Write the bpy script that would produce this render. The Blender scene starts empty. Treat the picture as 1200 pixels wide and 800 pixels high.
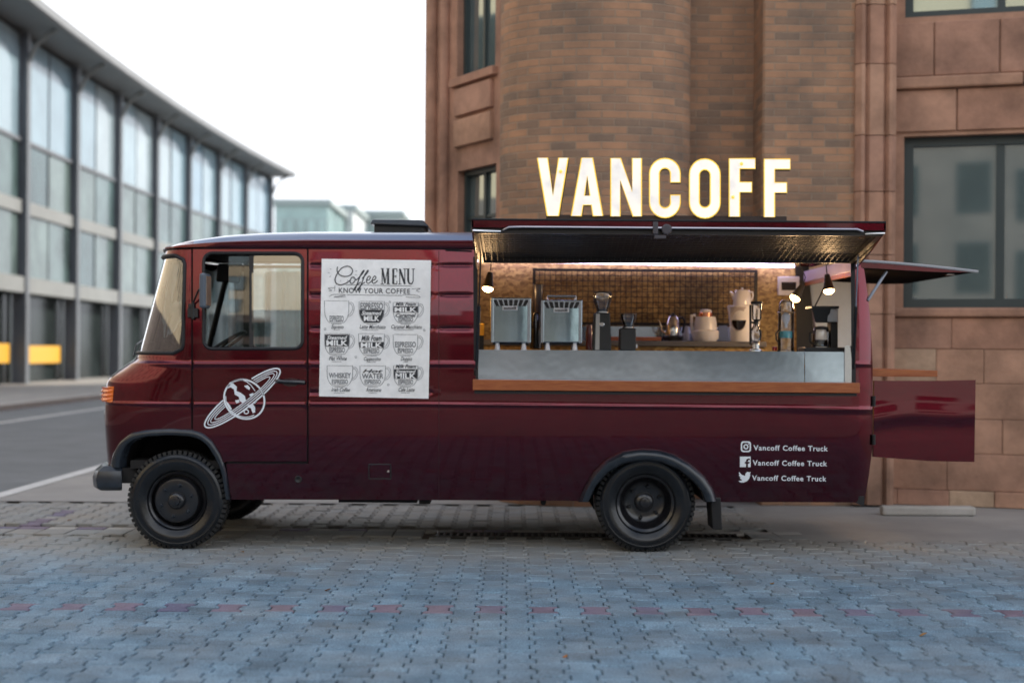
import bpy, math, random
import numpy as np
from mathutils import Vector, Matrix
from mathutils.geometry import delaunay_2d_cdt
random.seed(7)
R = math.radians
sc = bpy.context.scene
COL = sc.collection

# ---------------------------------------------------------------- camera, sky, sun, exposure
FPX, EYE, DIST, ROLL = 1667.0, 1.51, 10.645, R(0.4)
cam_d = bpy.data.cameras.new("Camera")
cam_d.lens = 50.0; cam_d.sensor_width = 36.0; cam_d.shift_y = 10.0 / 1200.0
cam_d.clip_start = 0.05; cam_d.clip_end = 3000
cam_d.dof.use_dof = True; cam_d.dof.focus_distance = 9.25; cam_d.dof.aperture_fstop = 1.15
cam = bpy.data.objects.new("Camera", cam_d); COL.objects.link(cam)
cam.matrix_world = Matrix.Translation((0, -DIST, EYE)) @ Matrix.Rotation(R(90), 4, 'X') @ Matrix.Rotation(ROLL, 4, 'Z')
sc.camera = cam

SUN_DIR = Vector((0.62, 0.60, 0.50)).normalized()     # towards the sun
world = bpy.data.worlds.new("World"); sc.world = world; world.use_nodes = True
wn, wl = world.node_tree.nodes, world.node_tree.links
bg = wn["Background"]; bg.inputs[1].default_value = 0.12
sky = wn.new("ShaderNodeTexSky"); sky.sky_type = 'NISHITA'; sky.sun_disc = False
sky.sun_elevation = math.asin(SUN_DIR.z); sky.sun_rotation = math.atan2(SUN_DIR.x, SUN_DIR.y)
sky.dust_density = 3.0; sky.air_density = 1.0; sky.ozone_density = 1.0
tcw = wn.new("ShaderNodeTexCoord"); sxw = wn.new("ShaderNodeSeparateXYZ"); wl.new(tcw.outputs['Generated'], sxw.inputs[0])
nzw = wn.new("ShaderNodeTexNoise"); nzw.inputs['Scale'].default_value = 2.2; nzw.inputs['Detail'].default_value = 7; nzw.inputs['Roughness'].default_value = 0.6
wl.new(tcw.outputs['Generated'], nzw.inputs[0])
thin = wn.new("ShaderNodeMapRange"); thin.inputs[1].default_value = 0.28; thin.inputs[2].default_value = 0.66; thin.inputs[3].default_value = 0.62; thin.inputs[4].default_value = 0.08
wl.new(sxw.outputs['Z'], thin.inputs[0])           # cloud cover thins out overhead
cov = wn.new("ShaderNodeMath"); cov.operation = 'ADD'; wl.new(nzw.outputs[0], cov.inputs[0]); wl.new(thin.outputs[0], cov.inputs[1])
cmk = wn.new("ShaderNodeMapRange"); cmk.interpolation_type = 'SMOOTHSTEP'; cmk.inputs[1].default_value = 0.50; cmk.inputs[2].default_value = 0.80
wl.new(cov.outputs[0], cmk.inputs[0])
mxw = wn.new("ShaderNodeMixRGB"); wl.new(cmk.outputs[0], mxw.inputs[0]); wl.new(sky.outputs[0], mxw.inputs[1]); mxw.inputs[2].default_value = (7.0, 7.3, 7.8, 1)
wl.new(mxw.outputs[0], bg.inputs[0])
sun_d = bpy.data.lights.new("Sun", 'SUN'); sun_d.energy = 2.6; sun_d.angle = R(0.6); sun_d.color = (1, 0.93, 0.82)
sun = bpy.data.objects.new("Sun", sun_d); COL.objects.link(sun)
sun.matrix_world = Matrix.Translation((40, 45, 60)) @ SUN_DIR.to_track_quat('Z', 'Y').to_matrix().to_4x4()
sc.view_settings.view_transform = 'Standard'; sc.view_settings.look = 'None'
sc.view_settings.exposure = 1.1; sc.view_settings.gamma = 1.0

# ---------------------------------------------------------------- measuring: side elevation (px) -> metres at a real depth y
CR, SR = math.cos(ROLL), math.sin(ROLL)
def at(px, py, y=0.0):
    d = y + DIST; u = px - 600.0; v = py - 410.0
    return Vector(((u*CR + v*SR)*d/FPX, y, EYE - (-u*SR + v*CR)*d/FPX))
def proj(p):
    d = p[1] + DIST; a = p[0]*FPX/d; b = (EYE - p[2])*FPX/d
    return (600 + a*CR - b*SR, 410 + a*SR + b*CR)
def mpp(y): return (y + DIST)/FPX

# ---------------------------------------------------------------- materials
MATS = {}
def mat(name, col, rough=0.5, metal=0.0, coat=0.0, coat_rough=0.03, spec=0.5, var=0.0, vscale=8.0, col2=None,
        bump=0.0, bscale=40.0, emit=None, estr=0.0, trans=0.0, ior=1.45, coord='Object', stretch=None, rvar=0.0):
    m = bpy.data.materials.new(name); m.use_nodes = True
    n, l = m.node_tree.nodes, m.node_tree.links; b = n["Principled BSDF"]
    b.inputs['Base Color'].default_value = (*col, 1); b.inputs['Roughness'].default_value = rough
    b.inputs['Metallic'].default_value = metal; b.inputs['Coat Weight'].default_value = coat
    b.inputs['Coat Roughness'].default_value = coat_rough; b.inputs['Specular IOR Level'].default_value = spec
    b.inputs['Transmission Weight'].default_value = trans; b.inputs['IOR'].default_value = ior
    if emit: b.inputs['Emission Color'].default_value = (*emit, 1); b.inputs['Emission Strength'].default_value = estr
    if var or bump or col2:
        tc = n.new("ShaderNodeTexCoord"); mp = n.new("ShaderNodeMapping"); l.new(tc.outputs[coord], mp.inputs[0])
        if stretch: mp.inputs['Scale'].default_value = stretch
    if var or col2:
        t = n.new("ShaderNodeTexNoise"); t.inputs['Scale'].default_value = vscale; t.inputs['Detail'].default_value = 6
        t.inputs['Roughness'].default_value = 0.62; l.new(mp.outputs[0], t.inputs[0])
        rp = n.new("ShaderNodeValToRGB"); rp.color_ramp.elements[0].position = 0.32; rp.color_ramp.elements[1].position = 0.68
        c2 = col2 if col2 else tuple(min(1, c*(1+var)) for c in col)
        c1 = col if col2 else tuple(c*(1-var) for c in col)
        rp.color_ramp.elements[0].color = (*c1, 1); rp.color_ramp.elements[1].color = (*c2, 1)
        l.new(t.outputs[0], rp.inputs[0]); l.new(rp.outputs[0], b.inputs['Base Color'])
        if rvar:
            mr = n.new("ShaderNodeMapRange"); mr.inputs[3].default_value = rough - rvar; mr.inputs[4].default_value = rough + rvar
            l.new(t.outputs[0], mr.inputs[0]); l.new(mr.outputs[0], b.inputs['Roughness'])
    if bump:
        t2 = n.new("ShaderNodeTexNoise"); t2.inputs['Scale'].default_value = bscale; t2.inputs['Detail'].default_value = 4
        l.new(mp.outputs[0], t2.inputs[0])
        bp = n.new("ShaderNodeBump"); bp.inputs['Strength'].default_value = 1.0; bp.inputs['Distance'].default_value = bump
        l.new(t2.outputs[0], bp.inputs['Height']); l.new(bp.outputs[0], b.inputs['Normal'])
    MATS[name] = m; return m
def glass(name, tint=(1, 1, 1), rough=0.0, boost=1.0, base=0.0):
    m = bpy.data.materials.new(name); m.use_nodes = True
    n, l = m.node_tree.nodes, m.node_tree.links; n.remove(n["Principled BSDF"]); out = n["Material Output"]
    tr = n.new("ShaderNodeBsdfTransparent"); tr.inputs[0].default_value = (*tint, 1)
    gl = n.new("ShaderNodeBsdfGlossy"); gl.inputs['Roughness'].default_value = rough
    fr = n.new("ShaderNodeFresnel"); fr.inputs[0].default_value = 1.5
    mu = n.new("ShaderNodeMath"); mu.operation = 'MULTIPLY_ADD'; mu.inputs[1].default_value = boost; mu.inputs[2].default_value = base; mu.use_clamp = True
    mx = n.new("ShaderNodeMixShader"); l.new(fr.outputs[0], mu.inputs[0]); l.new(mu.outputs[0], mx.inputs[0])
    l.new(tr.outputs[0], mx.inputs[1]); l.new(gl.outputs[0], mx.inputs[2]); l.new(mx.outputs[0], out.inputs[0])
    MATS[name] = m; return m

PAINT = mat('maroon_paint', (0.108, 0.005, 0.014), rough=0.20, metal=1.0, coat=1.0, coat_rough=0.015, spec=0.5, bump=0.007, bscale=2.3, var=0.08, vscale=3)
PAINT.node_tree.nodes['Principled BSDF'].inputs['Coat IOR'].default_value = 1.44
def road_dust(m):
    n, l = m.node_tree.nodes, m.node_tree.links; b = n['Principled BSDF']; old = b.inputs['Base Color'].links[0].from_socket
    g = n.new("ShaderNodeNewGeometry"); sx = n.new("ShaderNodeSeparateXYZ"); l.new(g.outputs['Position'], sx.inputs[0])
    mz = n.new("ShaderNodeMapRange"); mz.inputs[1].default_value = 0.36; mz.inputs[2].default_value = 0.72; mz.inputs[3].default_value = 0.55; mz.inputs[4].default_value = 0.06; l.new(sx.outputs['Z'], mz.inputs[0])
    nz = n.new("ShaderNodeTexNoise"); nz.inputs['Scale'].default_value = 9; nz.inputs['Detail'].default_value = 8; nz.inputs['Roughness'].default_value = 0.7; l.new(g.outputs['Position'], nz.inputs[0])
    mn = n.new("ShaderNodeMapRange"); mn.inputs[1].default_value = 0.42; mn.inputs[2].default_value = 0.75; l.new(nz.outputs[0], mn.inputs[0])
    f = n.new("ShaderNodeMath"); f.operation = 'MULTIPLY'; l.new(mz.outputs[0], f.inputs[0]); l.new(mn.outputs[0], f.inputs[1])
    mx = n.new("ShaderNodeMixRGB"); l.new(f.outputs[0], mx.inputs[0]); l.new(old, mx.inputs[1]); mx.inputs[2].default_value = (0.10, 0.07, 0.06, 1); l.new(mx.outputs[0], b.inputs['Base Color'])
    cr_ = n.new("ShaderNodeMapRange"); cr_.inputs[3].default_value = 0.015; cr_.inputs[4].default_value = 0.30; l.new(f.outputs[0], cr_.inputs[0]); l.new(cr_.outputs[0], b.inputs['Coat Roughness'])
road_dust(PAINT)
ROOFP = mat('sky_tinted_roof_paint', (0.16, 0.20, 0.30), rough=0.3, metal=0.3, coat=1.0, coat_rough=0.05, bump=0.003, bscale=2.0)  # blue of the reflected sky put into the roof's base colour
PLAST = mat('black_satin_plastic', (0.018, 0.023, 0.031), rough=0.24, spec=0.7, bump=0.0005, bscale=160, var=0.2, vscale=14)
RUBBER = mat('tyre_rubber', (0.007, 0.008, 0.010), rough=0.24, spec=0.6, bump=0.0008, bscale=70, var=0.35, vscale=20, rvar=0.1)
TREAD = mat('tread_rubber', (0.014, 0.014, 0.014), rough=0.7, bump=0.002, bscale=90, var=0.4, vscale=25)
RIMM = mat('black_rim_paint', (0.011, 0.011, 0.013), rough=0.28, coat=0.5, coat_rough=0.1, var=0.4, vscale=20)
SEAL = mat('rubber_seal', (0.012, 0.012, 0.014), rough=0.5)
UNDER = mat('underbody', (0.010, 0.009, 0.009), rough=0.8, var=0.4)
CHROME = mat('polished_metal', (0.62, 0.63, 0.65), rough=0.18, metal=1.0)
STEEL = mat('brushed_steel', (0.56, 0.68, 0.80), rough=0.12, metal=1.0, bump=0.0035, bscale=1.3, var=0.05, vscale=20)
STEELM = mat('mirror_steel', (0.40, 0.54, 0.62), rough=0.13, metal=1.0, bump=0.003, bscale=3.5)
WOOD = mat('orange_wood', (0.26, 0.062, 0.016), col2=(0.40, 0.125, 0.036), rough=0.36, coat=0.3, coat_rough=0.15, vscale=6, stretch=(1.2, 9, 14), bump=0.0006, bscale=30)
BLACK = mat('matt_black', (0.012, 0.012, 0.013), rough=0.45)
BLACKG = mat('gloss_black', (0.010, 0.010, 0.011), rough=0.15, coat=0.4)
WHITEP = mat('white_plastic', (0.72, 0.71, 0.74), rough=0.3, spec=0.5)
CERAM = mat('white_ceramic', (0.78, 0.76, 0.79), rough=0.14, coat=0.5)
WHITEPAINT = mat('white_panel', (0.72, 0.76, 0.78), rough=0.4, var=0.06, vscale=5)
COPPER = mat('copper', (0.75, 0.30, 0.17), rough=0.22, metal=1.0)
VINYL = mat('white_vinyl', (0.78, 0.83, 0.88), rough=0.42)
PAPER = mat('poster_paper', (0.88, 0.88, 0.87), rough=0.55, var=0.07, vscale=14)
INK = mat('poster_ink', (0.035, 0.037, 0.042), rough=0.6, var=0.5, vscale=60)
INKG = mat('poster_grey_ink', (0.16, 0.165, 0.175), rough=0.6, var=0.45, vscale=70)
ORANGE = mat('indicator_lens', (0.80, 0.16, 0.012), rough=0.16, coat=0.6, spec=0.7)
TEAL = mat('teal_band', (0.02, 0.42, 0.52), rough=0.35)
YELLOW = mat('yellow_plastic', (0.80, 0.42, 0.02), rough=0.45)
COFFEE = mat('coffee', (0.012, 0.006, 0.004), rough=0.1)
CURTAIN = mat('pale_curtain', (0.68, 0.77, 0.82), rough=0.85, var=0.1, vscale=6)
SEATM = mat('seat_fabric', (0.03, 0.03, 0.034), rough=0.85, var=0.3)
_n, _l = CURTAIN.node_tree.nodes, CURTAIN.node_tree.links
_t = _n.new("ShaderNodeBsdfTranslucent"); _t.inputs[0].default_value = (0.62, 0.74, 0.80, 1); _m = _n.new("ShaderNodeMixShader"); _m.inputs[0].default_value = 0.6
_l.new(_n['Principled BSDF'].outputs[0], _m.inputs[1]); _l.new(_t.outputs[0], _m.inputs[2])
_x = _n.new("ShaderNodeBsdfTransparent"); _m2 = _n.new("ShaderNodeMixShader"); _m2.inputs[0].default_value = 0.38
_l.new(_m.outputs[0], _m2.inputs[1]); _l.new(_x.outputs[0], _m2.inputs[2]); _l.new(_m2.outputs[0], _n['Material Output'].inputs[0])
DARKIN = mat('dark_cab_lining', (0.022, 0.016, 0.016), rough=0.7, var=0.3)
PURPLIT = mat('purple_lit_wood', (0.48, 0.40, 0.56), rough=0.5)  # purple light on the header beam, put into its base colour
PANE = glass('window_glass', tint=(0.88, 0.95, 0.95), boost=3.0, base=0.16)
CLEAR = glass('clear_glass', tint=(0.88, 0.90, 0.93), rough=0.02, boost=1.6, base=0.06)

def osb_mat():
    m = bpy.data.materials.new('strand_board'); m.use_nodes = True
    n, l = m.node_tree.nodes, m.node_tree.links; b = n["Principled BSDF"]; b.inputs['Roughness'].default_value = 0.6
    tc = n.new("ShaderNodeTexCoord"); mp = n.new("ShaderNodeMapping"); l.new(tc.outputs['Object'], mp.inputs[0]); mp.inputs['Scale'].default_value = (1, 1, 1.6)
    w = n.new("ShaderNodeTexNoise"); w.inputs['Scale'].default_value = 9; l.new(mp.outputs[0], w.inputs[0])
    ad = n.new("ShaderNodeMixRGB"); ad.blend_type = 'ADD'; ad.inputs[0].default_value = 0.12; l.new(mp.outputs[0], ad.inputs[1]); l.new(w.outputs['Color'], ad.inputs[2])
    v = n.new("ShaderNodeTexVoronoi"); v.inputs['Scale'].default_value = 34; l.new(ad.outputs[0], v.inputs[0])
    rp = n.new("ShaderNodeValToRGB"); cr = rp.color_ramp
    cr.elements[0].position = 0.1; cr.elements[0].color = (0.22, 0.125, 0.040, 1); cr.elements[1].position = 0.9; cr.elements[1].color = (0.50, 0.33, 0.11, 1)
    e = cr.elements.new(0.5); e.color = (0.36, 0.225, 0.075, 1)
    sp = n.new("ShaderNodeSeparateColor"); l.new(v.outputs['Color'], sp.inputs[0]); l.new(sp.outputs[0], rp.inputs[0]); l.new(rp.outputs[0], b.inputs['Base Color'])
    bp = n.new("ShaderNodeBump"); bp.inputs['Distance'].default_value = 0.003; l.new(sp.outputs[1], bp.inputs['Height']); l.new(bp.outputs[0], b.inputs['Normal'])
    return m
OSB = osb_mat()

def brick_mat():
    m = bpy.data.materials.new('old_brick'); m.use_nodes = True
    n, l = m.node_tree.nodes, m.node_tree.links; b = n["Principled BSDF"]; b.inputs['Roughness'].default_value = 0.85
    at_ = n.new("ShaderNodeUVMap")
    mp = n.new("ShaderNodeMapping"); l.new(at_.outputs[0], mp.inputs[0])
    br = n.new("ShaderNodeTexBrick"); l.new(mp.outputs[0], br.inputs[0]); br.inputs['Scale'].default_value = 1.0
    br.inputs['Brick Width'].default_value = 0.25; br.inputs['Row Height'].default_value = 0.075; br.inputs['Mortar Size'].default_value = 0.007
    br.inputs['Mortar Smooth'].default_value = 0.6; br.inputs['Bias'].default_value = -0.1
    br.inputs['Color1'].default_value = (0.40, 0.235, 0.145, 1); br.inputs['Color2'].default_value = (0.205, 0.155, 0.120, 1); br.inputs['Mortar'].default_value = (0.33, 0.26, 0.20, 1)
    nz = n.new("ShaderNodeTexNoise"); nz.inputs['Scale'].default_value = 1.6; nz.inputs['Detail'].default_value = 7; nz.inputs['Roughness'].default_value = 0.65
    mp2 = n.new("ShaderNodeMapping"); mp2.inputs['Scale'].default_value = (0.9, 1.0, 1); l.new(at_.outputs[0], mp2.inputs[0]); l.new(mp2.outputs[0], nz.inputs[0])
    rp = n.new("ShaderNodeValToRGB"); cr = rp.color_ramp
    cr.elements[0].position = 0.30; cr.elements[0].color = (0.58, 0.60, 0.62, 1); cr.elements[1].position = 0.66; cr.elements[1].color = (1.25, 1.12, 1.0, 1)
    l.new(nz.outputs[0], rp.inputs[0])
    mx = n.new("ShaderNodeMixRGB"); mx.blend_type = 'MULTIPLY'; mx.inputs[0].default_value = 1; l.new(br.outputs['Color'], mx.inputs[1]); l.new(rp.outputs[0], mx.inputs[2])
    l.new(mx.outputs[0], b.inputs['Base Color'])
    bp = n.new("ShaderNodeBump"); bp.inputs['Distance'].default_value = 0.005; bp.invert = True; l.new(br.outputs['Fac'], bp.inputs['Height']); l.new(bp.outputs[0], b.inputs['Normal'])
    return m
BRICK = brick_mat()
def rand_mat(name, cols, rough=0.85, nscale=6.0, namt=0.35, bump=0.003, bscale=30, fine=0.0, dirt_and_glow=None):
    """colour picked per object (Object Info) or per piece (attribute 'tint'), mottled by noise"""
    m = bpy.data.materials.new(name); m.use_nodes = True
    n, l = m.node_tree.nodes, m.node_tree.links; b = n["Principled BSDF"]; b.inputs['Roughness'].default_value = rough
    oi = n.new("ShaderNodeObjectInfo"); a = n.new("ShaderNodeAttribute"); a.attribute_name = 'tint'
    s = n.new("ShaderNodeMath"); s.operation = 'ADD'; l.new(oi.outputs['Random'], s.inputs[0]); l.new(a.outputs['Fac'], s.inputs[1])
    f = n.new("ShaderNodeMath"); f.operation = 'FRACT'; l.new(s.outputs[0], f.inputs[0])
    rp = n.new("ShaderNodeValToRGB"); cr = rp.color_ramp
    for i, c in enumerate(cols):
        e = cr.elements[i] if i < 2 else cr.elements.new(1.0)
        e.position = i/(len(cols)-1); e.color = (*c, 1)
    l.new(f.outputs[0], rp.inputs[0])
    g = n.new("ShaderNodeNewGeometry")
    nz = n.new("ShaderNodeTexNoise"); nz.inputs['Scale'].default_value = nscale; nz.inputs['Detail'].default_value = 7; nz.inputs['Roughness'].default_value = 0.65
    l.new(g.outputs['Position'], nz.inputs[0])
    mr = n.new("ShaderNodeMapRange"); mr.inputs[1].default_value = 0.3; mr.inputs[2].default_value = 0.7; mr.inputs[3].default_value = 1-namt; mr.inputs[4].default_value = 1+namt
    l.new(nz.outputs[0], mr.inputs[0])
    mx = n.new("ShaderNodeMixRGB"); mx.blend_type = 'MULTIPLY'; mx.inputs[0].default_value = 1; l.new(rp.outputs[0], mx.inputs[1]); l.new(mr.outputs[0], mx.inputs[2])
    last = mx.outputs[0]
    if fine:
        n3 = n.new("ShaderNodeTexNoise"); n3.inputs['Scale'].default_value = 130; n3.inputs['Detail'].default_value = 3; l.new(g.outputs['Position'], n3.inputs[0])
        m3 = n.new("ShaderNodeMapRange"); m3.inputs[1].default_value = 0.35; m3.inputs[2].default_value = 0.7; m3.inputs[3].default_value = 1-fine; m3.inputs[4].default_value = 1+fine*1.3
        l.new(n3.outputs[0], m3.inputs[0])
        x3 = n.new("ShaderNodeMixRGB"); x3.blend_type = 'MULTIPLY'; x3.inputs[0].default_value = 1; l.new(last, x3.inputs[1]); l.new(m3.outputs[0], x3.inputs[2]); last = x3.outputs[0]
    if dirt_and_glow:   # patches of sand trodden over the stones
        n4 = n.new("ShaderNodeTexNoise"); n4.inputs['Scale'].default_value = dirt_and_glow[1]; n4.inputs['Detail'].default_value = 6; l.new(g.outputs['Position'], n4.inputs[0])
        m4 = n.new("ShaderNodeMapRange"); m4.inputs[1].default_value = 0.42; m4.inputs[2].default_value = 0.75; m4.inputs[3].default_value = 0; m4.inputs[4].default_value = dirt_and_glow[2]
        l.new(n4.outputs[0], m4.inputs[0]); fac = m4.outputs[0]
        if len(dirt_and_glow) > 3:   # warm light near the truck, put into the colour as a rise along Y
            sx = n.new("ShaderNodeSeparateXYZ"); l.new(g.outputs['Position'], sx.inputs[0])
            m5 = n.new("ShaderNodeMapRange"); m5.interpolation_type = 'SMOOTHSTEP'; m5.inputs[1].default_value = dirt_and_glow[3]; m5.inputs[2].default_value = dirt_and_glow[4]; m5.inputs[3].default_value = 0.0; m5.inputs[4].default_value = dirt_and_glow[5]
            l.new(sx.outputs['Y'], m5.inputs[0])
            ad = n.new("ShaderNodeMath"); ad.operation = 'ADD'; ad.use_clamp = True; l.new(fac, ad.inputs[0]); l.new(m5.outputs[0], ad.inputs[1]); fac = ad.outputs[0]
        x4 = n.new("ShaderNodeMixRGB"); l.new(fac, x4.inputs[0]); l.new(last, x4.inputs[1]); x4.inputs[2].default_value = (*dirt_and_glow[0], 1); last = x4.outputs[0]
    l.new(last, b.inputs['Base Color'])
    n5 = n.new("ShaderNodeTexNoise"); n5.inputs['Scale'].default_value = bscale; n5.inputs['Detail'].default_value = 5; l.new(g.outputs['Position'], n5.inputs[0])
    bp = n.new("ShaderNodeBump"); bp.inputs['Distance'].default_value = bump; l.new(n5.outputs[0], bp.inputs['Height']); l.new(bp.outputs[0], b.inputs['Normal'])
    return m
SAND_AND_WARM_LIGHT = (0.36, 0.315, 0.255)
PAVER = rand_mat('grey_paver', [(0.13, 0.216, 0.288), (0.185, 0.288, 0.37), (0.118, 0.186, 0.244), (0.18, 0.27, 0.344), (0.145, 0.232, 0.306)], nscale=3.0, namt=0.34, fine=0.42, bump=0.006, bscale=110, dirt_and_glow=(SAND_AND_WARM_LIGHT, 2.2, 0.22, -1.7, 0.6, 0.62))
PAVRED = rand_mat('red_paver', [(0.179, 0.147, 0.213), (0.198, 0.152, 0.198), (0.138, 0.135, 0.213), (0.193, 0.147, 0.192)], nscale=4, namt=0.25, fine=0.2, bump=0.004, bscale=90, dirt_and_glow=(SAND_AND_WARM_LIGHT, 2.2, 0.25))
STONE = rand_mat('red_sandstone', [(0.376, 0.213, 0.144), (0.335, 0.186, 0.13), (0.419, 0.246, 0.162), (0.356, 0.193, 0.13), (0.391, 0.233, 0.156)], nscale=1.8, namt=0.42, bump=0.01, bscale=9)
STONEP = rand_mat('pale_sandstone', [(0.479, 0.348, 0.238), (0.428, 0.288, 0.194), (0.353, 0.204, 0.13)], nscale=3, namt=0.3, bump=0.008, bscale=12)

# ---------------------------------------------------------------- mesh helpers
def link(o, parent=None):
    COL.objects.link(o)
    if parent is not None:
        o.parent = parent
        o.matrix_parent_inverse = parent_world(parent).inverted()
    return o
def parent_world(p):
    m = p.matrix_basis.copy()
    if p.parent is not None: m = parent_world(p.parent) @ p.matrix_parent_inverse @ m
    return m
def mk(name, verts, faces, mats, parent=None, smooth=False, idx=None, ang=35, normals=None, bevel=0, seg=2):
    me = bpy.data.meshes.new(name); me.from_pydata([tuple(v) for v in verts], [], faces)
    for m in (mats if isinstance(mats, (list, tuple)) else [mats]): me.materials.append(m)
    if idx: me.polygons.foreach_set('material_index', idx)
    if smooth or normals is not None:
        me.polygons.foreach_set('use_smooth', [True]*len(me.polygons))
    if normals is not None: me.normals_split_custom_set_from_vertices([tuple(v) for v in normals])
    elif smooth: me.set_sharp_from_angle(angle=R(ang))
    me.update()
    o = bpy.data.objects.new(name, me); link(o, parent)
    if bevel:
        b = o.modifiers.new('edge', 'BEVEL'); b.width = bevel; b.segments = seg; b.limit_method = 'ANGLE'; b.angle_limit = R(40)
    return o
def tag(o, label=None, cat=None, group=None, kind=None):
    if label: o['label'] = label
    if cat: o['category'] = cat
    if group: o['group'] = group
    if kind: o['kind'] = kind
    return o
def thing(name, label, cat, loc, group=None):
    o = bpy.data.objects.new(name, None); o.empty_display_size = 0.1; o.location = loc; COL.objects.link(o)
    return tag(o, label, cat, group)
class MB:
    def __init__(s): s.v = []; s.f = []; s.i = []; s.m = 0
    def add(s, vs, fs):
        k = len(s.v); s.v += [Vector(v) for v in vs]; s.f += [tuple(a+k for a in f) for f in fs]; s.i += [s.m]*len(fs); return s
    def box(s, a, b):
        (x0, x1), (y0, y1), (z0, z1) = [sorted((a[k], b[k])) for k in range(3)]
        return s.add([(x0,y0,z0),(x1,y0,z0),(x1,y1,z0),(x0,y1,z0),(x0,y0,z1),(x1,y0,z1),(x1,y1,z1),(x0,y1,z1)],
                     [(0,3,2,1),(4,5,6,7),(0,1,5,4),(1,2,6,5),(2,3,7,6),(3,0,4,7)])
    def hexa(s, p): return s.add(p, [(0,3,2,1),(4,5,6,7),(0,1,5,4),(1,2,6,5),(2,3,7,6),(3,0,4,7)])
    def cyl(s, a, b, r0, r1=None, n=16, cap=True):
        a, b = Vector(a), Vector(b); r1 = r0 if r1 is None else r1
        d = (b-a).normalized(); u = d.orthogonal().normalized(); w = d.cross(u)
        vs = [c + (u*math.cos(2*math.pi*k/n) + w*math.sin(2*math.pi*k/n))*r for c, r in ((a, r0), (b, r1)) for k in range(n)]
        fs = [(k, (k+1) % n, n+(k+1) % n, n+k) for k in range(n)]
        if cap: fs += [tuple(range(n-1, -1, -1)), tuple(range(n, 2*n))]
        return s.add(vs, fs)
    def lathe(s, c, prof, n=32, axis='z', cap=True):
        vs = []
        for r, h in prof:
            for k in range(n):
                t = 2*math.pi*k/n; ca, sa = r*math.cos(t), r*math.sin(t)
                vs.append((c[0]+ca, c[1]+sa, c[2]+h) if axis == 'z' else (c[0]+ca, c[1]+h, c[2]+sa) if axis == 'y' else (c[0]+h, c[1]+ca, c[2]+sa))
        fs = [(j*n+k, j*n+(k+1) % n, (j+1)*n+(k+1) % n, (j+1)*n+k) for j in range(len(prof)-1) for k in range(n)]
        if axis == 'y': fs = [f[::-1] for f in fs]
        if cap:
            fs.append(tuple(range(n-1, -1, -1)) if axis != 'y' else tuple(range(n)))
            q = (len(prof)-1)*n; fs.append(tuple(range(q, q+n)) if axis != 'y' else tuple(range(q+n-1, q-1, -1)))
        return s.add(vs, fs)
    def tube(s, pts, r, n=8, closed=False):
        pts = [Vector(p) for p in pts]; N = len(pts); rs = r if isinstance(r, (list, tuple)) else [r]*N
        up = None; vs = []
        for i, p in enumerate(pts):
            a = pts[(i-1) % N] if (closed or i) else p; b = pts[(i+1) % N] if (closed or i < N-1) else p
            d = (b-a).normalized()
            u = d.orthogonal().normalized() if up is None else (up - d*up.dot(d)).normalized()
            up = u; w = d.cross(u)
            vs += [p + (u*math.cos(2*math.pi*k/n) + w*math.sin(2*math.pi*k/n))*rs[i] for k in range(n)]
        M = N if closed else N-1
        fs = [(j*n+k, j*n+(k+1) % n, ((j+1) % N)*n+(k+1) % n, ((j+1) % N)*n+k) for j in range(M) for k in range(n)]
        if not closed: fs += [tuple(range(n-1, -1, -1)), tuple(range((N-1)*n, N*n))]
        return s.add(vs, fs)
    def build(s, name, mats, parent=None, smooth=False, bevel=0, ang=35, seg=2):
        return mk(name, s.v, s.f, mats, parent, smooth, s.i if isinstance(mats, (list, tuple)) else None, ang, None, bevel, seg)

def densify(loop, step):
    out = []
    for i, a in enumerate(loop):
        b = loop[(i+1) % len(loop)]; d = math.hypot(b[0]-a[0], b[1]-a[1]); k = max(1, int(math.ceil(d/step)))
        out += [(a[0]+(b[0]-a[0])*j/k, a[1]+(b[1]-a[1])*j/k) for j in range(k)]
    return out
def inside(P, loop):
    x, y = P[:, 0], P[:, 1]; r = np.zeros(len(P), bool); n = len(loop)
    for i in range(n):
        x1, y1 = loop[i]; x2, y2 = loop[(i+1) % n]
        if y1 == y2: continue
        c = ((y1 > y) != (y2 > y)) & (x < (x2-x1)*(y-y1)/(y2-y1)+x1); r ^= c
    return r
def rrect(x0, y0, x1, y1, r, n=5):
    out = []
    for cx, cy, a in ((x1-r, y1-r, 0), (x0+r, y1-r, 90), (x0+r, y0+r, 180), (x1-r, y0+r, 270)):
        out += [(cx+r*math.cos(R(a+90*k/n)), cy+r*math.sin(R(a+90*k/n))) for k in range(n+1)]
    return out
def tri2d(outer, holes=(), pts=None):
    V = []; E = []
    for lp in [outer]+list(holes):
        k = len(V); n = len(lp); V += [Vector(p) for p in lp]; E += [(k+i, k+(i+1) % n) for i in range(n)]
    if pts is not None: V += [Vector(p) for p in pts]
    v, e, f, *_ = delaunay_2d_cdt(V, E, [], 0, 1e-6)
    v = np.array([tuple(p) for p in v]); f = np.array([tuple(t) for t in f if len(t) == 3])
    c = v[f].mean(axis=1); ok = inside(c, outer)
    for h in holes: ok &= ~inside(c, h)
    return v, f[ok]
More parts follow.
